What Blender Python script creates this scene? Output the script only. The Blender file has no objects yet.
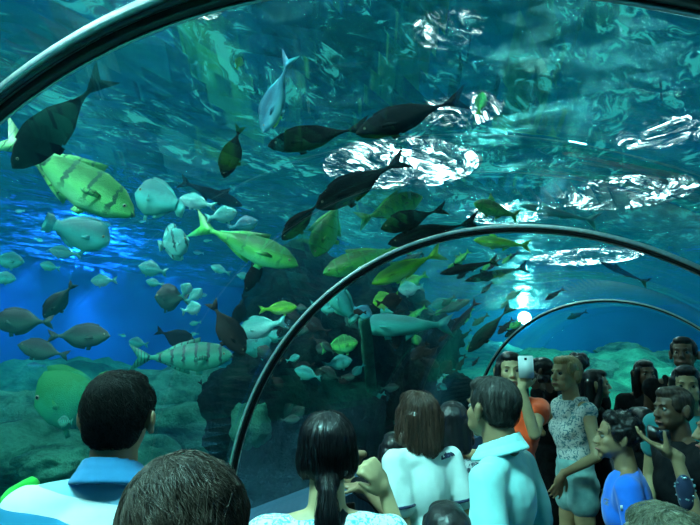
import bpy, bmesh, math, random
import numpy as np
from mathutils import Vector, Matrix, noise
PI=math.pi
rnd=random.Random(7)
sc=bpy.context.scene
COL=sc.collection
def V(*a): return Vector(a)
# ------------------------------------------------------------------ camera
F=560.0; PITCH=0.152; YAW=0.523; CAMZ=1.75
cam_d=bpy.data.cameras.new('camera'); cam=bpy.data.objects.new('camera',cam_d); COL.objects.link(cam); sc.camera=cam
cam_d.sensor_width=36.0; cam_d.lens=F/700*36; cam_d.clip_start=0.02; cam_d.clip_end=200
cam.location=(0,0,CAMZ); cam.rotation_euler=(PI/2+PITCH,0,YAW)
CR=Vector((math.cos(YAW),math.sin(YAW),0))
CF=Vector((-math.sin(YAW)*math.cos(PITCH),math.cos(YAW)*math.cos(PITCH),math.sin(PITCH)))
CU=CR.cross(CF)
CAM=Vector((0,0,CAMZ))
def ray(px,py):
    return (CF+CR*((px-350)/F)+CU*((262.5-py)/F))
def at(px,py,d):            # point of the place at depth d along the view
    return CAM+ray(px,py)*d
# tunnel: axis +Y, half-circle of radius R round (TX, TZ)
R=1.72; TX=-0.82; TZ=0.66
T1,T2,T3=0.64,2.83,7.91
YB,YE=-3.0,11.0
ZS=3.75                     # water surface
def exit_depth(px,py,rad=None):
    r=ray(px,py); rad=rad or R+0.05
    a=r.x**2+r.z**2; ox,oz=CAM.x-TX,CAM.z-TZ
    b=2*(ox*r.x+oz*r.z); c=ox*ox+oz*oz-rad*rad
    d=(-b+math.sqrt(b*b-4*a*c))/(2*a)
    return min(d,(YE+0.1)/r.y if r.y>0 else 1e9)
def wat(px,py,off):         # a point in the water, off metres of depth beyond the acrylic
    d=exit_depth(px,py)+off
    p=at(px,py,d)
    if p.z>ZS-0.15:
        d=(ZS-0.15-CAMZ)/ray(px,py).z; p=at(px,py,d)
    return p
# ------------------------------------------------------------------ materials
def nt(name):
    m=bpy.data.materials.new(name); m.use_nodes=True; t=m.node_tree; t.nodes.clear()
    o=t.nodes.new('ShaderNodeOutputMaterial'); return m,t,o
def N(t,typ,**k):
    n=t.nodes.new(typ)
    for a,b in k.items():
        if a in n.inputs: n.inputs[a].default_value=b
        else: setattr(n,a,b)
    return n
def L(t,a,b): t.links.new(a,b)
def ramp(t,fac,stops,interp='LINEAR'):
    r=t.nodes.new('ShaderNodeValToRGB'); r.color_ramp.interpolation=interp
    e=r.color_ramp.elements
    while len(e)<len(stops): e.new(0.5)
    for q,(p,c) in zip(e,stops):
        q.position=p; q.color=(c[0],c[1],c[2],1) if not isinstance(c,(int,float)) else (c,c,c,1)
    L(t,fac,r.inputs[0]); return r
def coords(t,scale=(1,1,1),kind='Object'):
    c=t.nodes.new('ShaderNodeTexCoord'); m=t.nodes.new('ShaderNodeMapping'); m.inputs['Scale'].default_value=scale
    L(t,c.outputs[kind],m.inputs[0]); return m.outputs[0]
MATS={}
def mat(name,c1,c2=None,scale=8,rough=0.6,metal=0,bump=0,detail=4,sc3=(1,1,1),spec=0.5,lo=0.35,hi=0.65,kind='Object',coat=0,sheen=0):
    if name in MATS: return MATS[name]
    m,t,o=nt(name); b=N(t,'ShaderNodeBsdfPrincipled'); b.inputs['Roughness'].default_value=rough; b.inputs['Metallic'].default_value=metal
    b.inputs['Specular IOR Level'].default_value=spec; b.inputs['Coat Weight'].default_value=coat; b.inputs['Sheen Weight'].default_value=sheen
    L(t,b.outputs[0],o.inputs[0]); v=coords(t,sc3,kind)
    n=N(t,'ShaderNodeTexNoise',Scale=scale,Detail=detail); L(t,v,n.inputs['Vector'])
    r=ramp(t,n.outputs[0],[(lo,c1),(hi,c2 or [x*0.75 for x in c1])]); L(t,r.outputs[0],b.inputs['Base Color'])
    if bump:
        bp=N(t,'ShaderNodeBump',Strength=bump,Distance=0.01); L(t,n.outputs[0],bp.inputs['Height']); L(t,bp.outputs[0],b.inputs['Normal'])
    MATS[name]=m; return m
# ------------------------------------------------------------------ objects
def tag(o,label=None,cat=None,group=None,kind=None):
    if label: o['label']=label
    if cat: o['category']=cat
    if group: o['group']=group
    if kind: o['kind']=kind
    return o
def empty(name,loc=(0,0,0)):
    o=bpy.data.objects.new(name,None); COL.objects.link(o); o.location=loc; o.empty_display_size=0.1; return o
def mesh_obj(name,vs,fs,m,parent=None,smooth=True):
    me=bpy.data.meshes.new(name); me.from_pydata([tuple(v) for v in vs],[],fs); me.update()
    if smooth: me.polygons.foreach_set('use_smooth',[True]*len(me.polygons))
    for mm in (m if isinstance(m,(list,tuple)) else [m]): me.materials.append(mm)
    o=bpy.data.objects.new(name,me); COL.objects.link(o)
    if parent: o.parent=parent
    return o
def bm_obj(name,bm,m,parent=None,smooth=True):
    me=bpy.data.meshes.new(name); bm.normal_update(); bm.to_mesh(me); bm.free()
    if smooth: me.polygons.foreach_set('use_smooth',[True]*len(me.polygons))
    me.materials.append(m); o=bpy.data.objects.new(name,me); COL.objects.link(o)
    if parent: o.parent=parent
    return o
def box_vf(x0,x1,y0,y1,z0,z1):
    v=[(x,y,z) for z in (z0,z1) for x,y in ((x0,y0),(x1,y0),(x1,y1),(x0,y1))]
    return v,[(3,2,1,0),(4,5,6,7),(0,1,5,4),(1,2,6,5),(2,3,7,6),(3,0,4,7)]
def box(name,x0,x1,y0,y1,z0,z1,m,parent=None): return mesh_obj(name,*box_vf(x0,x1,y0,y1,z0,z1),m,parent,False)
def arch_sweep(name,prof,y,m,parent=None,a0=-0.03,a1=PI+0.03,n=120,smooth=True):
    # prof: closed loop of (dr, dy)
    vs=[];fs=[];k=len(prof)
    for i in range(n+1):
        a=a0+(a1-a0)*i/n
        for dr,dy in prof:
            vs.append((TX+(R+dr)*math.cos(a),y+dy,TZ+(R+dr)*math.sin(a)))
    for i in range(n):
        for j in range(k):
            fs.append((i*k+j,i*k+(j+1)%k,(i+1)*k+(j+1)%k,(i+1)*k+j))
    fs.append(tuple(range(k))); fs.append(tuple(n*k+j for j in reversed(range(k))))
    o=mesh_obj(name,vs,fs,m,parent,smooth)
    return o
def rprof(w,h,r0,y0=0,rr=0.004,k=3):
    out=[]
    for cx,cy,a in ((h/2-rr,w/2-rr,0),(-h/2+rr,w/2-rr,90),(-h/2+rr,-w/2+rr,180),(h/2-rr,-w/2+rr,270)):
        for q in range(k+1):
            an=math.radians(a+90*q/k); out.append((r0+cx+rr*math.cos(an),y0+cy+rr*math.sin(an)))
    return out
# ------------------------------------------------------------------ setting
def acrylic():
    m,t,o=nt('acrylic'); g=N(t,'ShaderNodeBsdfGlossy',Roughness=0.03); g.inputs['Color'].default_value=(0.8,1,0.97,1)
    tr=N(t,'ShaderNodeBsdfTransparent'); tr.inputs['Color'].default_value=(0.90,0.985,0.975,1)
    lw=N(t,'ShaderNodeLayerWeight',Blend=0.5); pw=N(t,'ShaderNodeMath',operation='POWER'); pw.inputs[1].default_value=4.0; L(t,lw.outputs['Facing'],pw.inputs[0])
    ma=N(t,'ShaderNodeMath',operation='MULTIPLY_ADD'); L(t,pw.outputs[0],ma.inputs[0]); ma.inputs[1].default_value=0.3; ma.inputs[2].default_value=0.012
    f=ma; mx=N(t,'ShaderNodeMixShader'); L(t,f.outputs[0],mx.inputs[0]); L(t,tr.outputs[0],mx.inputs[1]); L(t,g.outputs[0],mx.inputs[2]); L(t,mx.outputs[0],o.inputs[0])
    return m
M_ACR=acrylic()
seams=[YB,T1,T2,T3,YE]
for i in range(4):
    a=arch_sweep('window_%d'%(i+1),[(0.0,0.0),(0.0,seams[i+1]-seams[i]),(0.05,seams[i+1]-seams[i]),(0.05,0.0)],seams[i],M_ACR,smooth=True,n=96)
    tag(a,kind='structure')
# end panel of acrylic
vs=[(TX+(R+.05)*math.cos(PI*i/48),YE,TZ+(R+.05)*math.sin(PI*i/48)) for i in range(49)]; n0=len(vs); vs+=[(x,YE+.05,z) for x,y,z in vs]
fs=[tuple(range(n0)),tuple(reversed(range(n0,2*n0)))]+[(i,(i+1)%n0,n0+(i+1)%n0,n0+i) for i in range(n0)]
tag(mesh_obj('window_5',vs,fs,M_ACR,None,False),kind='structure')
M_SEAL=mat('black_seal',(0.012,0.02,0.022),rough=0.35,scale=20)
M_STEEL=mat('brushed_steel',(0.5,0.62,0.6),(0.6,0.75,0.72),rough=0.38,metal=0.9,scale=60,bump=0.05)
RIBL=['thick curved metal rib nearest, crossing the upper left corner overhead','curved metal rib arching over the crowd in mid tunnel','thin far metal rib arching above the woman with the white phone']
for i,y in enumerate((T1,T2,T3)):
    r=tag(empty('tunnel_rib',(TX,y,TZ)),RIBL[i],'arch rib','ribs of the tunnel')
    for nm,pr,mm in (('band',rprof(0.030,0.020,-0.012,-0.010),M_STEEL),('seal',rprof(0.026,0.034,-0.017,0.020),M_SEAL),('bead',rprof(0.008,0.012,-0.027,-0.012),M_SEAL),('clamp_strip',rprof(0.006,0.008,-0.036,0.026),M_STEEL)):
        o=arch_sweep(nm,pr,y,mm,r,n=140); o.matrix_parent_inverse=Matrix.Translation((-TX,-y,-TZ))
M_FLOOR=mat('dark_carpet',(0.012,0.02,0.025),(0.02,0.035,0.045),scale=120,rough=0.95,bump=0.3)
def carpet():
    m,t,o=nt('ribbed_carpet'); b=N(t,'ShaderNodeBsdfPrincipled',Roughness=0.85); L(t,b.outputs[0],o.inputs[0]); v=coords(t)
    w=N(t,'ShaderNodeTexWave',Scale=14.0,Distortion=0.6); w.bands_direction='Y'; L(t,v,w.inputs['Vector'])
    r=ramp(t,w.outputs['Fac'],[(0.2,(0.012,0.05,0.10)),(0.8,(0.05,0.16,0.26))]); L(t,r.outputs[0],b.inputs['Base Color'])
    bp=N(t,'ShaderNodeBump',Strength=0.6,Distance=0.01); L(t,w.outputs['Fac'],bp.inputs['Height']); L(t,bp.outputs[0],b.inputs['Normal']); return m
M_CARP=carpet()
tag(box('floor',TX-R-.3,TX+R+.3,YB,YE,-0.1,0.0,M_FLOOR),kind='structure')
tag(box('wall_left',TX-R-.15,TX-R+.26,YB,YE,0.0,TZ-0.03,M_CARP),kind='structure')
tag(box('wall_right',TX+R-.26,TX+R+.15,YB,YE,0.0,TZ-0.03,M_CARP),kind='structure')
tag(box('wall_end',TX-R-.1,TX+R+.1,YE,YE+.12,0.0,TZ-0.03,M_CARP),kind='structure')
tag(box('wall_back',TX-R-.3,TX+R+.3,YB-.1,YB,0.0,3.0,M_FLOOR),kind='structure')
M_RAIL=mat('rail_metal',(0.3,0.36,0.38),(0.36,0.42,0.44),rough=0.35,metal=0.8,scale=40)
# tank
XL,XR,YN,YF=-12.5,7.5,-6.0,30.0
def tankwall():
    m,t,o=nt('painted_tank_wall'); b=N(t,'ShaderNodeBsdfPrincipled',Roughness=0.9); L(t,b.outputs[0],o.inputs[0]); v=coords(t,(1,1,1))
    n=N(t,'ShaderNodeTexNoise',Scale=0.5,Detail=5); L(t,v,n.inputs['Vector'])
    r=ramp(t,n.outputs[0],[(0.3,(0.0,0.10,0.62)),(0.7,(0.0,0.22,0.85))]); L(t,r.outputs[0],b.inputs['Base Color']); return m
M_TW=tankwall()
tag(box('wall_tank_left',XL-.2,XL,YN,YF,-1.0,6.5,M_TW),kind='structure')
tag(box('wall_tank_right',XR,XR+.2,YN,YF,-1.0,6.5,M_TW),kind='structure')
tag(box('wall_tank_far',XL,XR,YF,YF+.2,-1.0,6.5,M_TW),kind='structure')
tag(box('wall_tank_near',XL,XR,YN-.2,YN,-1.0,6.5,M_TW),kind='structure')
def fbm(x,y,z=0,o=5,s=1.0):
    return noise.fractal(Vector((x*s,y*s,z*s)),0.9,2.1,o)
def hgt(x,y):
    h=0.15+0.35*fbm(x,y,3,5,0.55)
    def bump(cx,cy,rx,ry,H,p=2):
        d=((x-cx)/rx)**2+((y-cy)/ry)**2
        return H*math.exp(-d**p) if d<4 else 0
    dl=max(0,min(1,(-x-5)/5.0)); h+=0.85*dl*dl*(3-2*dl)          # rises to the left wall
    df=max(0,min(1,(y-11)/9.0)); h+=1.25*df*df*(3-2*df)           # rises beyond the end
    dr=max(0,min(1,(x-2)/4.0)); h+=0.9*dr*dr*(3-2*dr)
    h+=bump(-2.5,16,3.2,2.5,0.5)+bump(1.0,14.5,2.5,1.5,0.45)
    h+=bump(-7.5,3.6,1.5,1.3,0.5)+bump(-9,6.5,2.2,1.6,0.55)
    # keep out of the tunnel
    if y<YE+.3:
        q=abs(x-TX)
        if q<R+.4: h=min(h,-0.2)
        elif q<R+1.2: h=h*((q-R-.4)/.8)+(-0.2)*(1-(q-R-.4)/.8)+0.1
    return h
def rockmat(name,cols,scale=1.4,bump=0.8):
    m,t,o=nt(name); b=N(t,'ShaderNodeBsdfPrincipled',Roughness=0.95); b.inputs['Specular IOR Level'].default_value=.1; L(t,b.outputs[0],o.inputs[0]); v=coords(t)
    n=N(t,'ShaderNodeTexNoise',Scale=scale,Detail=10,Roughness=0.65); L(t,v,n.inputs['Vector'])
    k=len(cols); r=ramp(t,n.outputs[0],[(0.3+0.42*i/(k-1),c) for i,c in enumerate(cols)]); L(t,r.outputs[0],b.inputs['Base Color'])
    n2=N(t,'ShaderNodeTexNoise',Scale=scale*6,Detail=8,Roughness=0.7); L(t,v,n2.inputs['Vector'])
    bp=N(t,'ShaderNodeBump',Strength=bump,Distance=0.12); L(t,n2.outputs[0],bp.inputs['Height']); L(t,bp.outputs[0],b.inputs['Normal']); return m
M_REEF=rockmat('reef_ground',[(0.01,0.05,0.05),(0.02,0.24,0.14),(0.05,0.48,0.28),(0.03,0.15,0.11)],1.2)
nx,ny=200,260
vs=[];fs=[]
for j in range(ny+1):
    for i in range(nx+1):
        x=XL+(XR-XL)*i/nx; y=YN+(YF-YN)*j/ny; h=hgt(x,y)
        h+=0.10*fbm(x,y,9,4,2.5) if h>0 else 0
        vs.append((x,y,h))
for j in range(ny):
    for i in range(nx):
        a=j*(nx+1)+i; fs.append((a,a+1,a+nx+2,a+nx+1))
tag(mesh_obj('ground_reef',vs,fs,M_REEF),kind='structure')
# water surface
def surfmat():
    m,t,o=nt('water_surface'); v=coords(t,(1.25,0.6,1))
    n0=N(t,'ShaderNodeTexNoise',Scale=0.8,Detail=3); L(t,v,n0.inputs['Vector'])
    ad=N(t,'ShaderNodeVectorMath',operation='MULTIPLY_ADD'); L(t,n0.outputs['Color'],ad.inputs[0]); ad.inputs[1].default_value=(1.4,1.4,0); L(t,v,ad.inputs[2])
    n1=N(t,'ShaderNodeTexNoise',Scale=8.0,Detail=9,Roughness=0.68,Distortion=1.0); L(t,ad.outputs[0],n1.inputs['Vector'])
    nl=N(t,'ShaderNodeTexNoise',Scale=1.7,Detail=2); L(t,v,nl.inputs['Vector'])
    mm=N(t,'ShaderNodeMath',operation='MULTIPLY_ADD'); L(t,nl.outputs[0],mm.inputs[0]); mm.inputs[1].default_value=0.42; mm.inputs[2].default_value=-0.21
    m2=N(t,'ShaderNodeMath',operation='ADD'); L(t,n1.outputs[0],m2.inputs[0]); L(t,mm.outputs[0],m2.inputs[1])
    f=ramp(t,m2.outputs[0],[(0.46,0.0),(0.54,0.035),(0.575,0.14),(0.625,0.97)])  # noise opens clear patches so the added lamps show as ragged glints
    g=N(t,'ShaderNodeBsdfGlossy',Roughness=0.12); g.inputs['Color'].default_value=(0.22,0.50,0.38,1)
    bp=N(t,'ShaderNodeBump',Strength=0.9,Distance=0.25); L(t,n1.outputs[0],bp.inputs['Height']); L(t,bp.outputs[0],g.inputs['Normal'])
    tr=N(t,'ShaderNodeBsdfTransparent'); tr.inputs['Color'].default_value=(0.85,1,1,1)
    mx=N(t,'ShaderNodeMixShader'); L(t,f.outputs[0],mx.inputs[0]); L(t,g.outputs[0],mx.inputs[1]); L(t,tr.outputs[0],mx.inputs[2]); L(t,mx.outputs[0],o.inputs[0]); return m
vs=[];fs=[];nx,ny=120,180
for j in range(ny+1):
    for i in range(nx+1):
        x=XL+(XR-XL)*i/nx; y=YN+(YF-YN)*j/ny
        vs.append((x,y,ZS+0.05*fbm(x,y,1,3,0.9)))
for j in range(ny):
    for i in range(nx):
        a=j*(nx+1)+i; fs.append((a,a+1,a+nx+2,a+nx+1))
tag(mesh_obj('ceiling_water_surface',vs,fs,surfmat()),kind='structure')
# water body (haze)
prof=[(XL,-1.2),(TX-R-.1,-1.2),(TX-R-.06,TZ)]+[(TX+(R+.06)*math.cos(PI-PI*i/40),TZ+(R+.06)*math.sin(PI-PI*i/40)) for i in range(1,40)]+[(TX+R+.06,TZ),(TX+R+.1,-1.2),(XR,-1.2),(XR,ZS-.08),(XL,ZS-.08)]
bm=bmesh.new(); a=[bm.verts.new((x,YN,z)) for x,z in prof]; b=[bm.verts.new((x,YE+.06,z)) for x,z in prof]
k=len(prof)
bm.faces.new(a)
for i in range(k): bm.faces.new((a[i],b[i],b[(i+1)%k],a[(i+1)%k]))
# beyond the tunnel end: full box
c=[bm.verts.new((x,YE+.06,z)) for x,z in ()]
hole=[b[i] for i in range(1,k-4)]   # notch rim incl. both feet
bm.faces.new(list(reversed(hole)) )
d=[bm.verts.new((x,YF,z)) for x,z in ((XL,-1.2),(XR,-1.2),(XR,ZS-.08),(XL,ZS-.08))]
e=[b[0],b[k-3],b[k-2],b[k-1]]
bm.faces.new(list(reversed(d)))
bm.faces.new((e[0],d[0],d[3],e[3])); bm.faces.new((e[3],d[3],d[2],e[2])); bm.faces.new((e[2],d[2],d[1],e[1]))
bm.faces.new([b[0],b[1],b[k-4],b[k-3],d[1],d[0]][0:6])
bmesh.ops.recalc_face_normals(bm,faces=bm.faces)
m,t,o=nt('sea_water')
s=N(t,'ShaderNodeVolumeScatter',Density=0.027,Anisotropy=0.3); s.inputs['Color'].default_value=(0.02,0.50,0.85,1)
ab=N(t,'ShaderNodeVolumeAbsorption',Density=0.075); ab.inputs['Color'].default_value=(0.04,0.68,0.88,1)
ads=N(t,'ShaderNodeAddShader'); L(t,s.outputs[0],ads.inputs[0]); L(t,ab.outputs[0],ads.inputs[1]); L(t,ads.outputs[0],o.inputs['Volume'])
WATER=tag(bm_obj('sea_water',bm,m,None,False),kind='structure')
# ------------------------------------------------------------------ light
w=bpy.data.worlds.new('world'); sc.world=w; w.use_nodes=True; bg=w.node_tree.nodes['Background']; bg.inputs[0].default_value=(0.06,0.62,0.55,1); bg.inputs[1].default_value=0.62
def lamp(px,py,size,power,col=(0.75,1,0.98),h=5.2,xyz=None):
    p=xyz or at(px,py,(h-CAMZ)/ray(px,py).z)
    d=bpy.data.lights.new('added_lamp','AREA'); d.shape='DISK'; d.size=size; d.energy=power; d.color=col
    o=bpy.data.objects.new('added_lamp',d); COL.objects.link(o); o.location=p; return o
CY=(0.7,1,0.92); BL=(0.25,0.62,1.0)
ADDED_LAMPS=[lamp(448,32,0.85,420,CY),lamp(462,112,1.3,300,CY),lamp(665,135,1.6,500,(.8,1,1)),lamp(625,195,3.2,500,(.6,.85,1)),lamp(400,168,3.3,700,CY),lamp(200,8,0.5,120,CY),lamp(585,258,4.5,600,(.6,.85,1)),  # lamps added to make the glints on the water
 lamp(0,0,1.2,1900,(.5,.97,.95),xyz=(-1.1,-0.4,5.2)),lamp(0,0,2.5,750,BL,xyz=(-11,2.5,5.2)),lamp(0,0,0.9,1100,BL,xyz=(-11.5,8.5,5.2)),lamp(0,0,1.2,1000,CY,xyz=(-5.0,1.6,5.2)),lamp(0,0,1.2,1700,CY,xyz=(-4.6,-1.6,5.2)),lamp(0,0,1.0,900,CY,xyz=(-2.6,1.7,5.2)),lamp(0,0,2.5,850,CY,xyz=(-3.5,14.5,5.2)),lamp(0,0,2.0,1700,CY,xyz=(5.5,6,5.2)),lamp(0,0,2.0,400,(.6,1,.8),xyz=(2.5,17,5.2))]  # more added lamps, to brighten people, fish, tank wall and reef
ADDED_LAMPS[7].data.spread=math.radians(100)
sc.view_settings.view_transform='Standard'; sc.view_settings.look='None'; sc.view_settings.gamma=1; sc.view_settings.exposure=0.2
sc.cycles.max_bounces=7; sc.cycles.transparent_max_bounces=16; sc.cycles.volume_bounces=1; sc.cycles.sample_clamp_indirect=4; sc.cycles.caustics_reflective=False
# ------------------------------------------------------------------ added lamps, rocks
def emis(name,col,s):
    m,t,o=nt(name); e=N(t,'ShaderNodeEmission',Strength=s); e.inputs[0].default_value=(*col,1); L(t,e.outputs[0],o.inputs[0]); return m
M_GLOW=emis('added_lamp_glow',(0.85,1,1),16)
M_HOUSE=mat('lamp_housing',(0.05,0.05,0.05),rough=0.5)
for i,lo in enumerate(ADDED_LAMPS):  # made-up fixtures; their glowing discs give the glints in the ripples
    r=tag(empty('added_pendant_lamp',lo.location),'round lamp added over the water, its light broken up by the ripples','lamp','added lamps over the water')
    rad=lo.data.size/2*0.9
    bm=bmesh.new(); bmesh.ops.create_cone(bm,cap_ends=True,segments=40,radius1=rad,radius2=rad,depth=0.02,matrix=Matrix.Translation((0,0,0.02))); bm_obj('lens',bm,M_GLOW,r,False)
    bm=bmesh.new(); bmesh.ops.create_cone(bm,cap_ends=True,segments=12,radius1=.02,radius2=.02,depth=1.0,matrix=Matrix.Translation((0,0,.75))); bm_obj('cord',bm,M_HOUSE,r,False)
    bm=bmesh.new(); bmesh.ops.create_cone(bm,cap_ends=True,segments=40,radius1=rad*1.05,radius2=rad*0.5,depth=0.25,matrix=Matrix.Translation((0,0,0.17))); bm_obj('housing',bm,M_HOUSE,r,False)
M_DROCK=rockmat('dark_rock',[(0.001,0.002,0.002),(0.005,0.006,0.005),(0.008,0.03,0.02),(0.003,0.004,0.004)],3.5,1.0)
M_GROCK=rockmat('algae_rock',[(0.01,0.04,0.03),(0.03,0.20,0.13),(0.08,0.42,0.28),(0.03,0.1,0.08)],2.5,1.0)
def rock(name,p,rx,ry,rz,m,label,cat='rock',group=None,seed=0,det=4,rot=0):
    bm=bmesh.new(); bmesh.ops.create_icosphere(bm,subdivisions=det,radius=1)
    for v in bm.verts:
        c=v.co.copy(); q=Vector((seed*7.3,seed*3.1,seed*1.7))
        d=0.32*noise.fractal(c*0.9+q,0.8,2.0,3)+0.22*noise.noise(c*2.3+q)+0.10*noise.fractal(c*5+q,0.9,2.2,4)
        c*=1+d; v.co=Matrix.Rotation(rot,3,'Z')@Vector((c.x*rx,c.y*ry,c.z*rz))
    o=bm_obj(name,bm,m); o.location=p; tag(o,label,cat,group); return o
def glint_lamp():  # added lamp standing in for the white glint by the far rib
    p=at(525,318,1); k=(YF-.6-CAM.y)/(p.y-CAM.y); p=CAM+(p-CAM)*k
    r=tag(empty('added_glint_lamp',p),'added underwater lamp making the white glint beyond the upper left of the far rib','lamp')
    d=Vector((0,-1,0)); q=Matrix.Rotation(PI/2,4,'X')
    bm=bmesh.new(); bmesh.ops.create_cone(bm,cap_ends=True,segments=40,radius1=.30,radius2=.30,depth=.03,matrix=Matrix.Translation((0,-.12,0))@q); bm_obj('lens',bm,emis('glint_glow',(.75,.95,1),400),r,False)
    bm=bmesh.new(); bmesh.ops.create_cone(bm,cap_ends=True,segments=40,radius1=.25,radius2=.36,depth=.4,matrix=Matrix.Translation((0,.1,0))@q); bm_obj('housing',bm,M_HOUSE,r,False)
glint_lamp()
rocks=[(262,410,1.5,.55,.75,'dark jagged boulder just inside the middle rib'),(300,330,2.4,.6,.7,'dark rock mass behind the fish school left of centre'),
(335,425,1.3,.5,.7,'dark boulder behind the woman with the black ponytail'),(350,345,2.3,.75,.85,'tall dark rock behind the long slender fish'),
(395,390,1.7,.6,.7,'dark boulder behind the woman in the white t-shirt'),(300,295,3.2,.55,.55,'upper dark crag beside the middle rib'),(420,345,3.0,.6,.6,'dim rock behind the slender fish tail'),
(440,410,2.4,.6,.55,'dark rock low behind the black haired head'),(285,470,1.0,.4,.35,'low dark rock beside the ribbed ledge'),(365,300,3.6,.6,.5,'dark rock top under the green fish pair')]
BENCH=bpy.data.scenes.new('bench')   # a scratch scene, removed at the end
def baked(o,vox,smooth=0,it=4):
    """the object's mesh grown into one closed skin"""
    mo=o.modifiers.new('r','REMESH'); mo.mode='VOXEL'; mo.voxel_size=vox
    if smooth: ms=o.modifiers.new('s','SMOOTH'); ms.factor=smooth; ms.iterations=it
    BENCH.collection.objects.link(o); BENCH.view_layers[0].update(); dg=BENCH.view_layers[0].depsgraph; me=bpy.data.meshes.new_from_object(o.evaluated_get(dg)); o.modifiers.clear(); BENCH.collection.objects.unlink(o)
    old=o.data; me.name=o.name; o.data=me; bpy.data.meshes.remove(old)
    me.polygons.foreach_set('use_smooth',[True]*len(me.polygons)); return o
parts_=[]
for i,(px,py,off,r1,r2,lb) in enumerate(rocks):
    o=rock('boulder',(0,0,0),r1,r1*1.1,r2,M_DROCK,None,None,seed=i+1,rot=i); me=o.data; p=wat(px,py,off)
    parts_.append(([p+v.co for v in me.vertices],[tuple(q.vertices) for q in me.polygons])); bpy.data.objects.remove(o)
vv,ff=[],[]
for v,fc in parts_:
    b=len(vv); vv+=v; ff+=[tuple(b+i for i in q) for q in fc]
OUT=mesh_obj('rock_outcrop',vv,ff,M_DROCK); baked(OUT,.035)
for v in OUT.data.vertices:
    c=v.co; v.co=c+v.normal*(.10*noise.fractal(c*2.2,.9,2.1,5)+.03*noise.fractal(c*9,.9,2.1,3))
for v in OUT.data.vertices:     # keep the stones outside the acrylic and the tunnel's side wall
    q_=Vector((v.co.x-TX,0,max(0,v.co.z-TZ))); m_=R+.22
    if q_.length<m_ and v.co.y<YE: 
        q_=q_.normalized()*m_; v.co.x=TX+q_.x
        if v.co.z>TZ: v.co.z=TZ+q_.z; tag(OUT,'tall dark rock pile inside and behind the middle rib, fish crowding before it','rock')
rocks2=[(30,452,2.2,.5,.22,'flat pale green rock left of the man in the striped shirt'),(8,425,3.5,.6,.35,'dark green rock at the left picture edge'),(205,425,3.2,.8,.28,'long green rock ledge right of the man in the striped shirt'),
(70,462,1.5,.3,.12,'small green rock shelf behind the striped shirt shoulder'),(190,395,5.0,.9,.4,'broad teal rock behind the two small dark fish'),(252,425,.9,.16,.2,'small bright green rock next to the middle rib'),
(625,352,6,.7,.25,'green reef knoll beyond the tunnel end'),(600,372,4,.6,.3,'green reef rock behind the dark haired woman in profile'),(668,365,5,.7,.3,'green reef rock left of the tall man'),(120,470,2.6,.5,.3,'green rock behind the neck of the striped shirt man')]
for i,(px,py,off,r1,r2,lb) in enumerate(rocks2):
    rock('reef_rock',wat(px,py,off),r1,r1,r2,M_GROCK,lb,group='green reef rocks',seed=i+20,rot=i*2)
def column(px0,py0,px1,py1,off,rad,lb,m,seed):
    a=wat(px0,py0,off); b=wat(px1,py1,off); vs=[];fs=[];n=30;k=20
    for i in range(n+1):
        c=a.lerp(b,i/n)
        for j in range(k):
            an=2*PI*j/k; rr=rad*(1+.25*noise.noise(Vector((math.cos(an)*1.5,math.sin(an)*1.5,i*.2+seed)))+.12*noise.noise(Vector((math.cos(an)*5,math.sin(an)*5,i*.7+seed))))
            rr*=1+.5*(i/n)**6
            vs.append(c+Vector((rr*math.cos(an),rr*math.sin(an),0))-a)
    for i in range(n):
        for j in range(k): fs.append((i*k+j,i*k+(j+1)%k,(i+1)*k+(j+1)%k,(i+1)*k+j))
    fs.append(tuple(reversed(range(k)))); fs.append(tuple(n*k+j for j in range(k)))
    o=mesh_obj('rock_stalk',vs,fs,m); o.location=a; return o
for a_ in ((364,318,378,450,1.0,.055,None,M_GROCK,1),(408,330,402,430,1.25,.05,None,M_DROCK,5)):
    o=column(*a_); o.parent=OUT; o.name='stalk'
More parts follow.
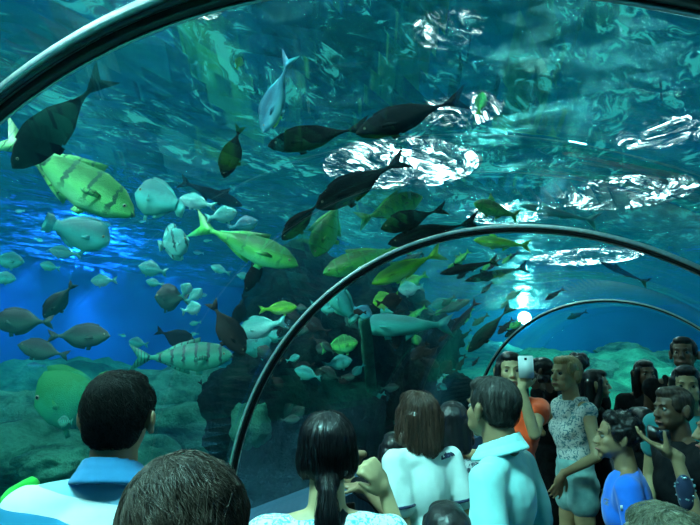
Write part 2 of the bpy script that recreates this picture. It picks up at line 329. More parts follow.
# ------------------------------------------------------------------ fish
def interp(tab,x):
    for (a,b),(c,d) in zip(tab,tab[1:]):
        if x<=c:
            u=(x-a)/(c-a); u=u*u*(3-2*u)*0.35+u*0.65; return b+(d-b)*u
    return tab[-1][1]
KIND={ # s from nose 0 to tail root 1 : top, bottom (share of height), width ; body share of length
'surgeon':dict(top=[(0,.03),(.06,.22),(.2,.42),(.4,.5),(.65,.42),(.85,.16),(.95,.06),(1,.08)],bot=[(0,.03),(.08,.2),(.25,.42),(.45,.5),(.65,.42),(.85,.15),(.95,.06),(1,.08)],w=.16,body=.83,fork=.55,tl=.62,dors=(.2,.86,.10),anal=(.45,.86,.09)),
'unicorn':dict(top=[(0,.04),(.05,.2),(.18,.4),(.38,.5),(.6,.4),(.8,.16),(.93,.05),(1,.06)],bot=[(0,.04),(.06,.22),(.2,.42),(.4,.5),(.6,.38),(.8,.14),(.93,.05),(1,.06)],w=.15,body=.80,fork=.85,tl=.75,dors=(.22,.82,.10),anal=(.45,.82,.08)),
'trevally':dict(top=[(0,.03),(.05,.2),(.18,.42),(.36,.5),(.6,.4),(.85,.14),(.95,.07),(1,.09)],bot=[(0,.03),(.06,.17),(.2,.38),(.4,.5),(.6,.4),(.85,.14),(.95,.07),(1,.09)],w=.16,body=.8,fork=.9,tl=.9,dors=(.38,.9,.16),anal=(.5,.9,.14)),
'batfish':dict(top=[(0,.03),(.06,.2),(.2,.42),(.45,.5),(.7,.42),(.9,.15),(1,.12)],bot=[(0,.03),(.06,.2),(.2,.42),(.45,.5),(.7,.42),(.9,.15),(1,.12)],w=.14,body=.84,fork=.15,tl=.4,dors=(.35,.92,.2),anal=(.4,.92,.2)),
'damsel':dict(top=[(0,.03),(.07,.22),(.22,.42),(.42,.5),(.65,.38),(.88,.13),(1,.12)],bot=[(0,.03),(.07,.2),(.22,.42),(.42,.5),(.65,.38),(.88,.13),(1,.12)],w=.17,body=.82,fork=.6,tl=.7,dors=(.3,.85,.1),anal=(.5,.85,.1)),
'bumphead':dict(top=[(0,.06),(.03,.22),(.1,.42),(.22,.52),(.5,.48),(.75,.34),(.92,.18),(1,.18)],bot=[(0,.06),(.04,.16),(.15,.34),(.35,.48),(.6,.42),(.8,.26),(.92,.17),(1,.17)],w=.2,body=.82,fork=.1,tl=.6,dors=(.25,.92,.1),anal=(.55,.92,.1)),
'slender':dict(top=[(0,.05),(.05,.22),(.18,.42),(.35,.5),(.6,.4),(.85,.2),(.95,.12),(1,.14)],bot=[(0,.05),(.06,.2),(.2,.42),(.4,.5),(.6,.42),(.85,.2),(.95,.12),(1,.14)],w=.13,body=.84,fork=.9,tl=1.0,dors=(.3,.42,.45),anal=(.6,.72,.25)),
}
def fishmat(name,back,side,belly,bars=0,barc=(0.01,0.02,0.02),barw=0.25,rough=0.35,metal=0.0,mott=0.25,spec=.5):
    m,t,o=nt(name); b=N(t,'ShaderNodeBsdfPrincipled',Roughness=rough,Metallic=metal); b.inputs['Specular IOR Level'].default_value=spec; L(t,b.outputs[0],o.inputs[0])
    c=N(t,'ShaderNodeTexCoord'); s=N(t,'ShaderNodeSeparateXYZ'); L(t,c.outputs['Generated'],s.inputs[0])
    n=N(t,'ShaderNodeTexNoise',Scale=9,Detail=5); L(t,c.outputs['Generated'],n.inputs['Vector'])
    a=N(t,'ShaderNodeMath',operation='MULTIPLY_ADD'); L(t,n.outputs[0],a.inputs[0]); a.inputs[1].default_value=mott; L(t,s.outputs['Z'],a.inputs[2])
    r=ramp(t,a.outputs[0],[(0.12+mott/2,belly),(0.42+mott/2,side),(0.72+mott/2,[x*.55 for x in back])]); col=r.outputs[0]
    if bars:
        w=N(t,'ShaderNodeMath',operation='MULTIPLY'); L(t,s.outputs['X'],w.inputs[0]); w.inputs[1].default_value=bars*2*PI
        w2=N(t,'ShaderNodeMath',operation='MULTIPLY_ADD'); L(t,n.outputs[0],w2.inputs[0]); w2.inputs[1].default_value=3.0; L(t,w.outputs[0],w2.inputs[2])
        si=N(t,'ShaderNodeMath',operation='SINE'); L(t,w2.outputs[0],si.inputs[0])
        rr=ramp(t,si.outputs[0],[(1-barw,0.0),(min(1,1-barw+.15),0.95)])
        # bars fade towards the belly
        rb=ramp(t,s.outputs['Z'],[(0.12,0.0),(0.38,1.0)]); mu=N(t,'ShaderNodeMath',operation='MULTIPLY'); L(t,rr.outputs[0],mu.inputs[0]); L(t,rb.outputs[0],mu.inputs[1])
        mx=N(t,'ShaderNodeMix',data_type='RGBA'); L(t,mu.outputs[0],mx.inputs[0]); L(t,col,mx.inputs[6]); mx.inputs[7].default_value=(*barc,1); col=mx.outputs[2]
    L(t,col,b.inputs['Base Color'])
    vo=N(t,'ShaderNodeTexVoronoi',Scale=60); L(t,c.outputs['Generated'],vo.inputs['Vector'])
    bp=N(t,'ShaderNodeBump',Strength=0.5,Distance=0.006); L(t,vo.outputs[0],bp.inputs['Height']); L(t,bp.outputs[0],b.inputs['Normal'])
    return m
FM={
'dark':fishmat('fish_dark',(0.005,0.008,0.009),(0.010,0.013,0.013),(0.016,0.02,0.019),rough=.8,spec=.12),
'brown':fishmat('fish_brown',(0.018,0.014,0.012),(0.04,0.032,0.026),(0.04,0.035,0.028),rough=.7,spec=.2),
'green_dark':fishmat('fish_dark_green',(0.008,0.04,0.04),(0.015,0.12,0.09),(0.02,0.10,0.08),rough=.5),
'gold':fishmat('fish_golden_barred',(0.12,0.55,0.12),(0.25,0.95,0.25),(0.35,1.0,0.45),bars=5,barw=.22,barc=(0.01,0.13,0.06)),
'green':fishmat('fish_bright_green',(0.02,0.30,0.06),(0.10,0.75,0.12),(0.12,0.85,0.35),bars=5,barw=.12,barc=(0.02,0.35,0.08)),
'lime':fishmat('fish_lime',(0.10,0.6,0.02),(0.28,1.0,0.05),(0.5,1.0,0.3)),
'zebra':fishmat('fish_dark_barred',(0.03,0.45,0.30),(0.06,0.6,0.40),(0.08,0.5,0.32),bars=7,barw=.35,barc=(0.005,0.05,0.06)),
'silver':fishmat('fish_silver',(0.10,0.75,0.70),(0.35,1.0,0.95),(0.6,1,1),rough=.25,metal=.2),
'teal':fishmat('fish_teal',(0.02,0.45,0.45),(0.05,0.65,0.60),(0.08,0.6,0.45),rough=.45),
'blue':fishmat('fish_blue',(0.01,0.25,0.40),(0.04,0.45,0.60),(0.08,0.6,0.6),rough=.4),
'bat':fishmat('fish_bat_barred',(0.10,0.8,0.75),(0.30,1.0,0.9),(0.3,1,0.9),bars=2.2,barw=.22,barc=(0.005,0.10,0.12)),
'ray':fishmat('fish_big_green',(0.03,0.60,0.15),(0.03,0.48,0.22),(0.02,0.35,0.22),rough=.6,mott=.5),
}
M_EYE=mat('fish_eye',(0.002,0.002,0.002),rough=.1); M_EYEW=mat('fish_eye_rim',(0.35,0.4,0.25),rough=.3)
def fin(name,pts,Lx,m,parent,thick=.006,yoff=0,tilt=0):
    # thin closed fin from an outline in (x,z), thickness tapering at the rim
    n=len(pts); cx=sum(p[0] for p in pts)/n; cz=sum(p[1] for p in pts)/n; vs=[];fs=[]
    for s in (1,-1):
        vs.append((cx,yoff+s*thick*Lx,cz))
        for x,z in pts:
            vs.append((cx+(x-cx)*.97,yoff+s*thick*.3*Lx,cz+(z-cz)*.97))
    for i in range(n):
        j=(i+1)%n; fs.append((0,1+i,1+j)); fs.append((n+1,n+2+j,n+2+i)); fs.append((1+i,n+2+i,n+2+j,1+j))
    if tilt:
        x0,z0=pts[0]; Mx=Matrix.Rotation(tilt,3,'Z')
        vs=[tuple(Mx@Vector((x-x0,y-yoff,z-z0))+Vector((x0,yoff,z0))) for x,y,z in vs]
    return vs,fs
def merge(parts):
    vs=[];fs=[]
    for v,f in parts:
        b=len(vs); vs+=list(v); fs+=[tuple(b+i for i in q) for q in f]
    return vs,fs
nfish=0
def fish(kind,nose,tail,hpx,off,mk,label=None,group=None,name='fish',off2=None,roll=0,bend=0,cat='fish',parts=True,abs_depth=None):
    """nose, tail: where its two ends are seen; off: metres of water between the acrylic and the fish"""
    global nfish; nfish+=1
    K=KIND[kind]; cx,cy=(nose[0]+tail[0])/2,(nose[1]+tail[1])/2
    if abs_depth: d=abs_depth
    else:
        d=exit_depth(cx,cy)+off
        dm=(ZS-.25-CAMZ)/max(1e-3,max(ray(*nose).z,ray(*tail).z)); d=min(d,dm) if dm>0 else d
    dn=d+(off2 or 0)/2; dt=d-(off2 or 0)/2
    A=at(*nose,dn); B=at(*tail,dt); C=(A+B)/2; Lx=(A-B).length; hh=hpx/F*d
    X=(A-B).normalized(); view=(C-CAM).normalized(); Y=(view-X*view.dot(X)).normalized(); Z=X.cross(Y)
    if Z.z<0: Y=-Y; Z=-Z
    if roll:
        Rm=Matrix.Rotation(roll,3,X); Y=Rm@Y; Z=Rm@Z
    M=Matrix((X,Y,Z)).transposed().to_4x4(); M.translation=C
    bl=K['body']*Lx; x0=Lx/2; W=hh*(K['w']/.36)*.5 if kind!='slender' else hh*.42
    W=max(W,hh*.18); fm=FM[mk]
    def bx(x): return bend*Lx*((x/Lx)**2*4-.33) if bend else 0
    small=not parts
    ns,nk=(14,12) if small else (30,22)
    vs=[];fs=[]
    for i in range(ns+1):
        s=i/ns; s=s**1.25 if s<.5 else s**1.25; tp=interp(K['top'],s)*hh; bt=interp(K['bot'],s)*hh
        wd=W*(math.sin(PI*min(1,(s*.92+.06))**.72))**.8*.5*2*.5+hh*.02
        for j in range(nk):
            a=2*PI*j/nk; z=math.sin(a); z=z*tp if z>0 else z*bt
            vs.append((x0-s*bl,wd*math.cos(a)*abs(math.cos(a))**.15,z))
    for i in range(ns):
        for j in range(nk): fs.append((i*nk+j,(i+1)*nk+j,(i+1)*nk+(j+1)%nk,i*nk+(j+1)%nk))
    fs.append(tuple(range(nk))); fs.append(tuple(reversed([ns*nk+j for j in range(nk)])))
    body=(vs,fs)
    xt=x0-bl; tl=Lx-bl; th=K['tl']*max(hh*.5,tl*.75); f=K['fork']*tl*.8; pz=interp(K['top'],1)*hh
    tailp=[(xt+tl*.15,pz*.8),(xt-tl*.3,pz+th*.35),(xt-tl*.95,th),(xt-tl+ .02*Lx,th*.92),(xt-tl+f*.55,th*.4),(xt-tl+f,0),(xt-tl+f*.55,-th*.4),(xt-tl+.02*Lx,-th*.92),(xt-tl*.95,-th),(xt-tl*.3,-pz-th*.35),(xt+tl*.15,-pz*.8)]
    def edge(tab,a,b,hf,sg):
        out=[];n=9
        for i in range(n+1):
            s=a+(b-a)*i/n; out.append((x0-s*bl,sg*(interp(tab,s)*hh*.8)))
        for i in range(n,-1,-1):
            s=a+(b-a)*i/n; u=i/n; g=(math.sin(PI*min(1,u*.75+.22))**.7)*(1-.35*u) ; 
            if kind in('trevally','slender'): g=(1-u)**1.3*.9+.12
            out.append((x0-s*bl-hf*hh*.35*u,sg*(interp(tab,s)*hh+hf*hh*g)))
        return out
    dp=edge(K['top'],*K['dors'],1); ap=edge(K['bot'],*K['anal'],-1)
    pecx=x0-.26*bl; pw=W*.42
    pec=[(pecx,-.02*hh),(pecx-.07*Lx,.05*hh),(pecx-.17*Lx,-.08*hh),(pecx-.13*Lx,-.14*hh),(pecx-.02*Lx,-.10*hh)]
    pel=[(x0-.33*bl,-.40*hh),(x0-.36*bl,-.62*hh),(x0-.44*bl,-.60*hh),(x0-.42*bl,-.38*hh)]
    def bent(v): return [(x,y+bx(x),z) for x,y,z in v]
    if small:
        v,fc=merge([body,fin('',tailp,Lx,fm,None),fin('',dp,Lx,fm,None),fin('',ap,Lx,fm,None)])
        o=mesh_obj(name,bent(v),fc,fm); o.matrix_world=M; tag(o,label,cat,group); return o
    r=empty(name); r.matrix_world=M; tag(r,label,cat,group)
    mesh_obj('body',bent(body[0]),body[1],fm,r)
    for nm,pp,yo,ti in (('tail_fin',tailp,0,0),('dorsal_fin',dp,0,0),('anal_fin',ap,0,0),('pectoral_fin',pec,pw,-.45),('pectoral_fin',pec,-pw,.45),('pelvic_fin',pel,0,0)):
        v,fc=fin(nm,pp,Lx,fm,r,.004,yo,ti); mesh_obj(nm,bent(v),fc,fm,r)
    for sg in (1,-1):
        ex=x0-.10*bl; tpz=interp(K['top'],.10)*hh*.3; wy=W*(math.sin(PI*(.10**.8*.92+.06)**.72))**.8*.5
        er=hh*.045
        bm=bmesh.new(); bmesh.ops.create_uvsphere(bm,u_segments=14,v_segments=8,radius=er,matrix=Matrix.Translation((ex,sg*wy*.85+bx(ex),tpz))); e=bm_obj('eye',bm,M_EYEW,r)
        bm=bmesh.new(); bmesh.ops.create_uvsphere(bm,u_segments=10,v_segments=6,radius=er*.6,matrix=Matrix.Translation((ex,sg*(wy*.85+er*.55)+bx(ex),tpz))); bm_obj('pupil',bm,M_EYE,e)
    return r
D='unicornfish'
f=fish
f('unicorn',(13,168),(110,70),36,.45,'dark','large dark slender fish, head down, under the upper left rib','surgeonfish')
f('trevally',(134,216),(-6,130),46,.85,'gold','big bright green barred fish swimming down right behind the dark fish',off2=.1)
f('bumphead',(109,243),(43,221),34,2.0,'teal','hump-headed teal fish below the big bright green barred fish')
f('damsel',(49,250),(82,255),12,2.2,'silver','small pale fish under the hump-headed teal fish')
f('damsel',(24,262),(-12,258),16,2.4,'teal','pale green fish at the left picture edge, upper of two')
f('damsel',(16,279),(-14,276),12,2.6,'teal','dim green fish at the left picture edge, lower of two')
f('damsel',(40,264),(61,269),9,3,'teal','tiny teal fish left of the dark fish pointing down')
f('damsel',(91,281),(118,280),12,2.6,'silver','small pale fish swimming left beneath the hump-headed fish',parts=True)
f('surgeon',(44,318),(75,282),17,1.3,'green_dark','dark green fish pointing down left with tail raised')
f('surgeon',(-8,321),(55,322),25,1.2,'green_dark','dark oval fish cut by the left picture edge')
f('surgeon',(110,336),(46,336),23,1.2,'green_dark','dark oval fish facing right, left half of the picture')
f('surgeon',(18,345),(70,356),19,1.5,'green_dark','dark green oval fish facing left, lowest of the dark group at left')
f('damsel',(27,365),(46,366),6,3,'blue','tiny dim fish near the reef at far left',parts=False)
f('bumphead',(136,194),(186,208),38,1.6,'teal','rounded teal fish with pale head above the barred round fish',roll=.2)
f('batfish',(189,240),(158,246),29,1.1,'bat','round pale fish with two dark bars')
f('damsel',(180,198),(217,207),15,1.2,'silver','bright silvery fish left of the two others above the green barred fish')
f('damsel',(237,212),(205,219),16,1.15,'silver','bright silver fish facing right above the forked green tail')
f('damsel',(258,221),(227,229),15,1.3,'blue','pale blue fish just above the green barred fish at mid left')
f('trevally',(298,266),(190,222),29,.9,'green','green barred fish heading down right left of the middle rib',off2=-.1)
f('slender',(242,206),(178,180),13,2.6,'dark','faint long dark fish over the silver fish')
f('damsel',(139,266),(168,273),15,2.2,'teal','pale teal fish swimming left in blue water')
f('damsel',(146,281),(164,285),8,2.4,'teal','tiny pale fish over the dark round fish')
f('surgeon',(155,297),(190,299),25,1.5,'green_dark','dark rounded fish with three small pale fish at its tail')
f('damsel',(190,283),(181,298),11,1.2,'silver','small pale fish, topmost of the three at the dark round fish')
f('damsel',(202,289),(186,303),11,1.2,'silver','small pale fish, middle one of the three at the dark round fish')
f('damsel',(201,306),(181,312),13,1.2,'silver','small pale fish, lowest of the three at the dark round fish')
f('damsel',(211,266),(231,274),8,2.2,'teal','little blue-green fish alone in dark blue water')
f('damsel',(237,275),(254,277),7,2.2,'teal','tiny pale fish next to the dark fish under the green barred one')
f('surgeon',(196,345),(155,330),17,1.8,'dark','dark fish above the wide barred fish')
f('damsel',(129,341),(149,345),10,2.4,'teal','small pale green fish over the forked tail of the wide barred fish')
f('trevally',(233,356),(127,358),30,1.4,'zebra','wide pale green fish with dark bars and forked tail near the reef')
f('surgeon',(213,403),(199,380),8,2.2,'brown','small dark fish hanging over the reef, left of a pair')
f('surgeon',(221,404),(216,382),8,2.2,'brown','small dark fish hanging over the reef, right of a pair')
f('surgeon',(244,355),(210,300),23,.8,'brown','large brown fish, head down, left of the middle rib')
f('surgeon',(236,326),(245,294),12,1.3,'dark','dark narrow fish behind the large brown head-down fish')
f('surgeon',(246,292),(266,250),13,.8,'dark','dark slim fish with raised tail under the green barred one')
f('damsel',(258,271),(264,256),6,1.0,'silver','small white fish beside the dark raised tail')
f('damsel',(297,307),(258,310),13,.8,'lime','lime green fish just left of the middle rib')
f('damsel',(238,332),(288,321),22,1.0,'silver','bright turquoise fish below the lime green one')
f('bumphead',(246,352),(275,335),26,1.3,'teal','turquoise fish beneath the bright turquoise one near the rib')
f('bumphead',(250,373),(290,365),18,1.5,'teal','dull green fish low at the middle rib',roll=.3)
f('unicorn',(263,133),(291,52),22,.35,'blue','blue-green fish curving upward beside the bright glint',bend=.07)
f('trevally',(274,128),(280,92),10,.5,'green','green fish close under the upward curving blue one')
f('unicorn',(268,146),(372,126),24,.35,'dark','long dark fish overhead, left one of the pair joined tail to head')
f('unicorn',(356,134),(470,96),27,.3,'dark','long dark fish overhead, right one of the pair near the bright glints')
f('surgeon',(224,178),(241,124),19,.6,'dark','dark fish pointing straight down in the upper left water')
f('unicorn',(316,208),(409,156),28,.3,'dark','dark fish with forked tail raised right, above the green fish')
f('unicorn',(282,240),(326,196),17,.5,'dark','dark thin fish pointing down left behind the green upright fish')
f('trevally',(315,257),(343,192),27,.4,'green','green fish diving nearly upright above the middle rib')
f('trevally',(422,197),(355,222),24,.5,'green','blue-green fish rising right beneath the dark forked tail',off2=.15)
f('unicorn',(381,229),(449,207),20,.25,'dark','dark fish over the bright ripples, upper of two beside the rib')
f('unicorn',(388,244),(482,220),19,.2,'dark','long dark fish lying along the top of the middle rib')
f('trevally',(323,274),(410,243),24,.3,'green','green fish with pale back crossing behind the middle rib')
f('trevally',(372,284),(445,250),18,.4,'lime','bright lime fish below the middle rib')
f('slender',(474,203),(520,217),16,.4,'green','olive green fish above the top of the middle rib')
f('slender',(474,240),(532,246),12,.6,'lime','slim lime fish under the top of the middle rib')
f('slender',(520,205),(600,222),9,.5,'teal','long faint fish right of the olive one above the rib')
f('bumphead',(331,290),(356,322),22,.7,'teal','pale teal fish pointing up left inside the middle rib')
f('slender',(355,325),(455,325),24,.6,'teal','long slender pale green fish in the middle of the school')
f('damsel',(373,303),(400,296),17,1.0,'lime','yellowish fish above the long slender fish')
f('damsel',(398,290),(425,287),14,1.0,'silver','bright cyan fish above the long slender one')
f('damsel',(400,286),(428,274),12,1.3,'green','green fish just over the bright cyan one')
f('damsel',(372,316),(350,306),14,1.0,'blue','bluish fish at the head of the long slender fish')
f('damsel',(358,342),(320,349),18,.9,'green','green-gold fish against the dark rock')
f('damsel',(352,360),(322,366),14,1.1,'teal','dim green fish under the green-gold one')
f('damsel',(300,366),(278,378),22,1.4,'blue','blue fish low right of the middle rib')
f('damsel',(340,408),(355,388),13,1.2,'blue','dim blue fish over the head of the woman with the ponytail')
f('damsel',(418,345),(414,332),10,1.2,'green','small green fish beneath the long slender fish')
f('unicorn',(468,352),(514,303),13,.8,'brown','brown slim fish climbing right left of the far rib',off2=.1)
f('slender',(498,334),(514,318),6,1.2,'brown','thin dark fish nearest the bright glint by the far rib')
f('slender',(505,337),(522,325),6,1.0,'dark','thin dark fish touching the far rib')
f('slender',(452,332),(478,300),8,1.5,'brown','dim brown fish left of the climbing slim fish')
f('slender',(440,274),(500,260),9,.4,'dark','dark streak of a fish close under the middle rib')
f('slender',(465,281),(530,266),9,.5,'dark','dark streak of a fish below the slim lime fish')
f('unicorn',(470,300),(425,318),10,1.5,'green_dark','dark green fish right of the slender fish tail')
f('slender',(567,319),(588,311),5,3.0,'dark','tiny dark fish seen through the far rib')
f('slender',(600,262),(650,284),6,.7,'dark','dark thin fish among the blue ripples at right')
f('slender',(545,300),(565,288),5,1.5,'dark','tiny dark fish just above the far rib')
f('bumphead',(37,406),(112,388),62,1.6,'ray','huge green rounded fish behind the head of the man in the striped shirt')
f('damsel',(58,421),(73,422),11,1.2,'zebra','small dark barred fish below the huge green fish')
f('damsel',(241,57),(236,70),8,1.0,'green','tiny green fish high in the dark water')
f('damsel',(483,92),(478,116),11,.6,'green','small green fish beside the bright glints at top')
f('slender',(430,395),(446,372),8,.8,'bat','small striped fish over the woman with long brown hair')
# the dense school in front of the dark rocks
q=random.Random(3)
LB='dim fish in the dense school before the dark rock pile'
for i in range(95):
    px=q.uniform(262,445); py=q.uniform(290,430)
    if py< 300+max(0,(300-px))*1.2: continue
    ln=q.uniform(14,30); a=q.choice([0,PI])+q.gauss(0,.5); dx,dy=ln/2*math.cos(a),ln/2*math.sin(a)
    f(q.choice(['surgeon','damsel','surgeon','unicorn']),(px+dx,py+dy),(px-dx,py-dy),ln*q.uniform(.38,.5),q.uniform(.5,1.5),q.choice(['brown','dark','green_dark','teal','brown','green_dark']),LB,'dim school before the rocks',parts=ln>22)
LB='small dark blurred fish in the passing school between middle and far rib'
for i in range(48):
    px=q.uniform(400,520); py=q.uniform(255,385)
    if px>480 and py>330: continue
    ln=q.uniform(12,24); a=PI-.75+q.gauss(0,.35); dx,dy=ln/2*math.cos(a),ln/2*math.sin(a)
    f('slender',(px+dx,py+dy),(px-dx,py-dy),ln*q.uniform(.25,.35),q.uniform(.6,2.2),q.choice(['brown','dark','green_dark','green']),LB,'passing school between the ribs',parts=False)
LB='tiny far fish in the blue water at left'
for i in range(16):
    px=q.uniform(5,235); py=q.uniform(210,345); ln=q.uniform(7,13); a=q.choice([0,PI])+q.gauss(0,.3); dx,dy=ln/2*math.cos(a),ln/2*math.sin(a)
    f('damsel',(px+dx,py+dy),(px-dx,py-dy),ln*.4,q.uniform(3,5),q.choice(['teal','blue']),LB,'tiny far fish at left',parts=False)
# ------------------------------------------------------------------ people
from mathutils.bvhtree import BVHTree
def sph(nu,nv):
    v=[(0,0,1)]; f=[]
    for i in range(1,nv):
        t=PI*i/nv
        for j in range(nu): p=2*PI*j/nu; v.append((math.sin(t)*math.cos(p),math.sin(t)*math.sin(p),math.cos(t)))
    v.append((0,0,-1)); last=len(v)-1
    for j in range(nu): f.append((0,1+j,1+(j+1)%nu)); f.append((last,last-nu+(j+1)%nu,last-nu+j))
    for i in range(nv-2):
        a=1+i*nu
        for j in range(nu): f.append((a+j,a+nu+j,a+nu+(j+1)%nu,a+(j+1)%nu))
    return np.array(v),f
SV,SF=sph(18,12)
class Blob:
    def __init__(s): s.v=[];s.f=[];s.n=0
    def add(s,v,f): s.v.append(v); s.f+= [tuple(s.n+i for i in q) for q in f]; s.n+=len(v)
    def ell(s,c,r,M=None):
        v=SV*np.array(r); 
        if M is not None: v=v@np.array(M).T
        s.add(v+np.array(c),SF)
    def cap(s,p0,r0,p1,r1,flat=None):
        p0=np.array(p0,float);p1=np.array(p1,float);d=p1-p0;l=np.linalg.norm(d)
        if l<1e-6: return s.ell(p0,(r0,)*3)
        z=d/l; x=np.cross(z,(0,0,1) if abs(z[2])<.9 else (1,0,0)); x/=np.linalg.norm(x); y=np.cross(z,x)
        M=np.stack([x,y,z],1); k=SV[:,2]>=-1e-9
        v=np.where(k[:,None],SV*r1+np.array([0,0,l]),SV*r0)@M.T+p0
        s.add(v,SF)
    def chain(s,pts):
        for (p,r),(q,t) in zip(pts,pts[1:]): s.cap(p,r,q,t)
    def obj(s,name,m,parent,vox,smooth=.5,it=5,loc=None):
        v=np.concatenate(s.v)
        if loc is not None: v=v-np.array(loc)
        me=bpy.data.meshes.new(name); me.from_pydata(v.tolist(),[],s.f); me.update()
        for q in (m if isinstance(m,(list,tuple)) else [m]): me.materials.append(q)
        o=bpy.data.objects.new(name,me); COL.objects.link(o); baked(o,vox,smooth,it)
        if parent: o.parent=parent
        if not o.data.materials: o.data.materials.append(m)
        return o
def skinmat(name,c,rough=.5):
    m=mat(name,c,[x*.82 for x in c],scale=14,rough=rough); 
    b=[n for n in m.node_tree.nodes if n.type=='BSDF_PRINCIPLED'][0]; b.inputs['Subsurface Weight'].default_value=0.0
    return m
SK={'light':skinmat('skin_light',(.50,.36,.19)),'tan':skinmat('skin_tan',(.30,.19,.10)),'brown':skinmat('skin_brown',(.13,.07,.04)),'dark':skinmat('skin_dark',(.07,.04,.025))}
def hairmat(name,c1,c2,rough=.38):
    m,t,o=nt(name); b=N(t,'ShaderNodeBsdfPrincipled',Roughness=rough); b.inputs['Specular IOR Level'].default_value=.5 if rough<.5 else .25; b.inputs['Anisotropic'].default_value=.6; L(t,b.outputs[0],o.inputs[0])
    v=coords(t,(60,60,4)); n=N(t,'ShaderNodeTexNoise',Scale=1.5,Detail=4); L(t,v,n.inputs['Vector']); r=ramp(t,n.outputs[0],[(.35,c1),(.7,c2)]); L(t,r.outputs[0],b.inputs['Base Color'])
    bp=N(t,'ShaderNodeBump',Strength=.5,Distance=.004); L(t,n.outputs[0],bp.inputs['Height']); L(t,bp.outputs[0],b.inputs['Normal']); return m
HM={'black':hairmat('hair_black',(.004,.004,.005),(.012,.012,.014),.36),'matte':hairmat('hair_black_matte',(.004,.004,.004),(.014,.013,.012),.6),'dkbrown':hairmat('hair_dark_brown',(.02,.014,.01),(.07,.05,.04),.5),
'brown':hairmat('hair_brown',(.03,.015,.01),(.14,.08,.06)),'blonde':hairmat('hair_blonde',(.30,.21,.08),(.50,.38,.18)),'grey':hairmat('hair_greying',(.015,.015,.015),(.075,.075,.07),.5),'fair':hairmat('hair_fair',(.07,.07,.045),(.24,.24,.16))}
M_WHITE=mat('eye_white',(.18,.17,.15),rough=.2); M_IRIS=mat('eye_iris',(.01,.007,.005),rough=.1); M_LIP=mat('lips',(.30,.10,.08),rough=.4); M_DARK=mat('black_cloth',(.006,.007,.009),(.012,.014,.016),scale=30,rough=.95,bump=.2,spec=.15)
def cloth(name,c1,c2=None,**k):
    return mat(name,c1,c2 or [x*.92 for x in c1],scale=k.get('scale',25),rough=.85,bump=k.get('bump',.15),lo=k.get('lo',.35),hi=k.get('hi',.65),sheen=.2)
def lace(name,c1,c2,scale=45,thr=.32):
    m,t,o=nt(name); b=N(t,'ShaderNodeBsdfPrincipled',Roughness=.85); L(t,b.outputs[0],o.inputs[0]); v=coords(t)
    n=N(t,'ShaderNodeTexNoise',Scale=scale*.7,Detail=3,Distortion=1.5); L(t,v,n.inputs['Vector']); vo=N(t,'ShaderNodeTexVoronoi',Scale=scale); L(t,n.outputs['Color'],vo.inputs['Vector']); 
    r=ramp(t,n.outputs[0],[(.42,c2),(.50,c1)]); L(t,r.outputs[0],b.inputs['Base Color'])
    bp=N(t,'ShaderNodeBump',Strength=.6,Distance=.006); L(t,n.outputs[0],bp.inputs['Height']); L(t,bp.outputs[0],b.inputs['Normal']); return m
def bands(name,stops,tilt=(0,0,1),interp='CONSTANT'):
    # woven colour bands by height (metres above the floor)
    m,t,o=nt(name); b=N(t,'ShaderNodeBsdfPrincipled',Roughness=.8); L(t,b.outputs[0],o.inputs[0]); c=N(t,'ShaderNodeTexCoord'); s=N(t,'ShaderNodeVectorMath',operation='DOT_PRODUCT'); s.inputs[1].default_value=tilt; L(t,c.outputs['Object'],s.inputs[0])
    mr=N(t,'ShaderNodeMapRange'); mr.inputs['From Min'].default_value=0.8; mr.inputs['From Max'].default_value=1.6; L(t,s.outputs['Value'],mr.inputs[0])
    r=ramp(t,mr.outputs[0],[((h-.8)/.8,c_) for h,c_ in stops],interp); L(t,r.outputs[0],b.inputs['Base Color']); return m
def wrinkle(o,amp,scale,seed=0,stretch=(1,1,1)):
    me=o.data; me.update(); n=len(me.vertices); no=np.empty(n*3,np.float32); me.vertices.foreach_get('normal',no); co=np.empty(n*3,np.float32); me.vertices.foreach_get('co',co)
    co=co.reshape(-1,3); no=no.reshape(-1,3); S=Vector(stretch)
    d=np.array([noise.fractal(Vector((c[0]*scale*S.x+seed,c[1]*scale*S.y,c[2]*scale*S.z)),.9,2.0,3) for c in co.tolist()])
    d=1-np.abs(d)*2 if stretch!=(1,1,1) else d
    co+=no*(d*amp)[:,None]; me.vertices.foreach_set('co',co.ravel()); me.update()
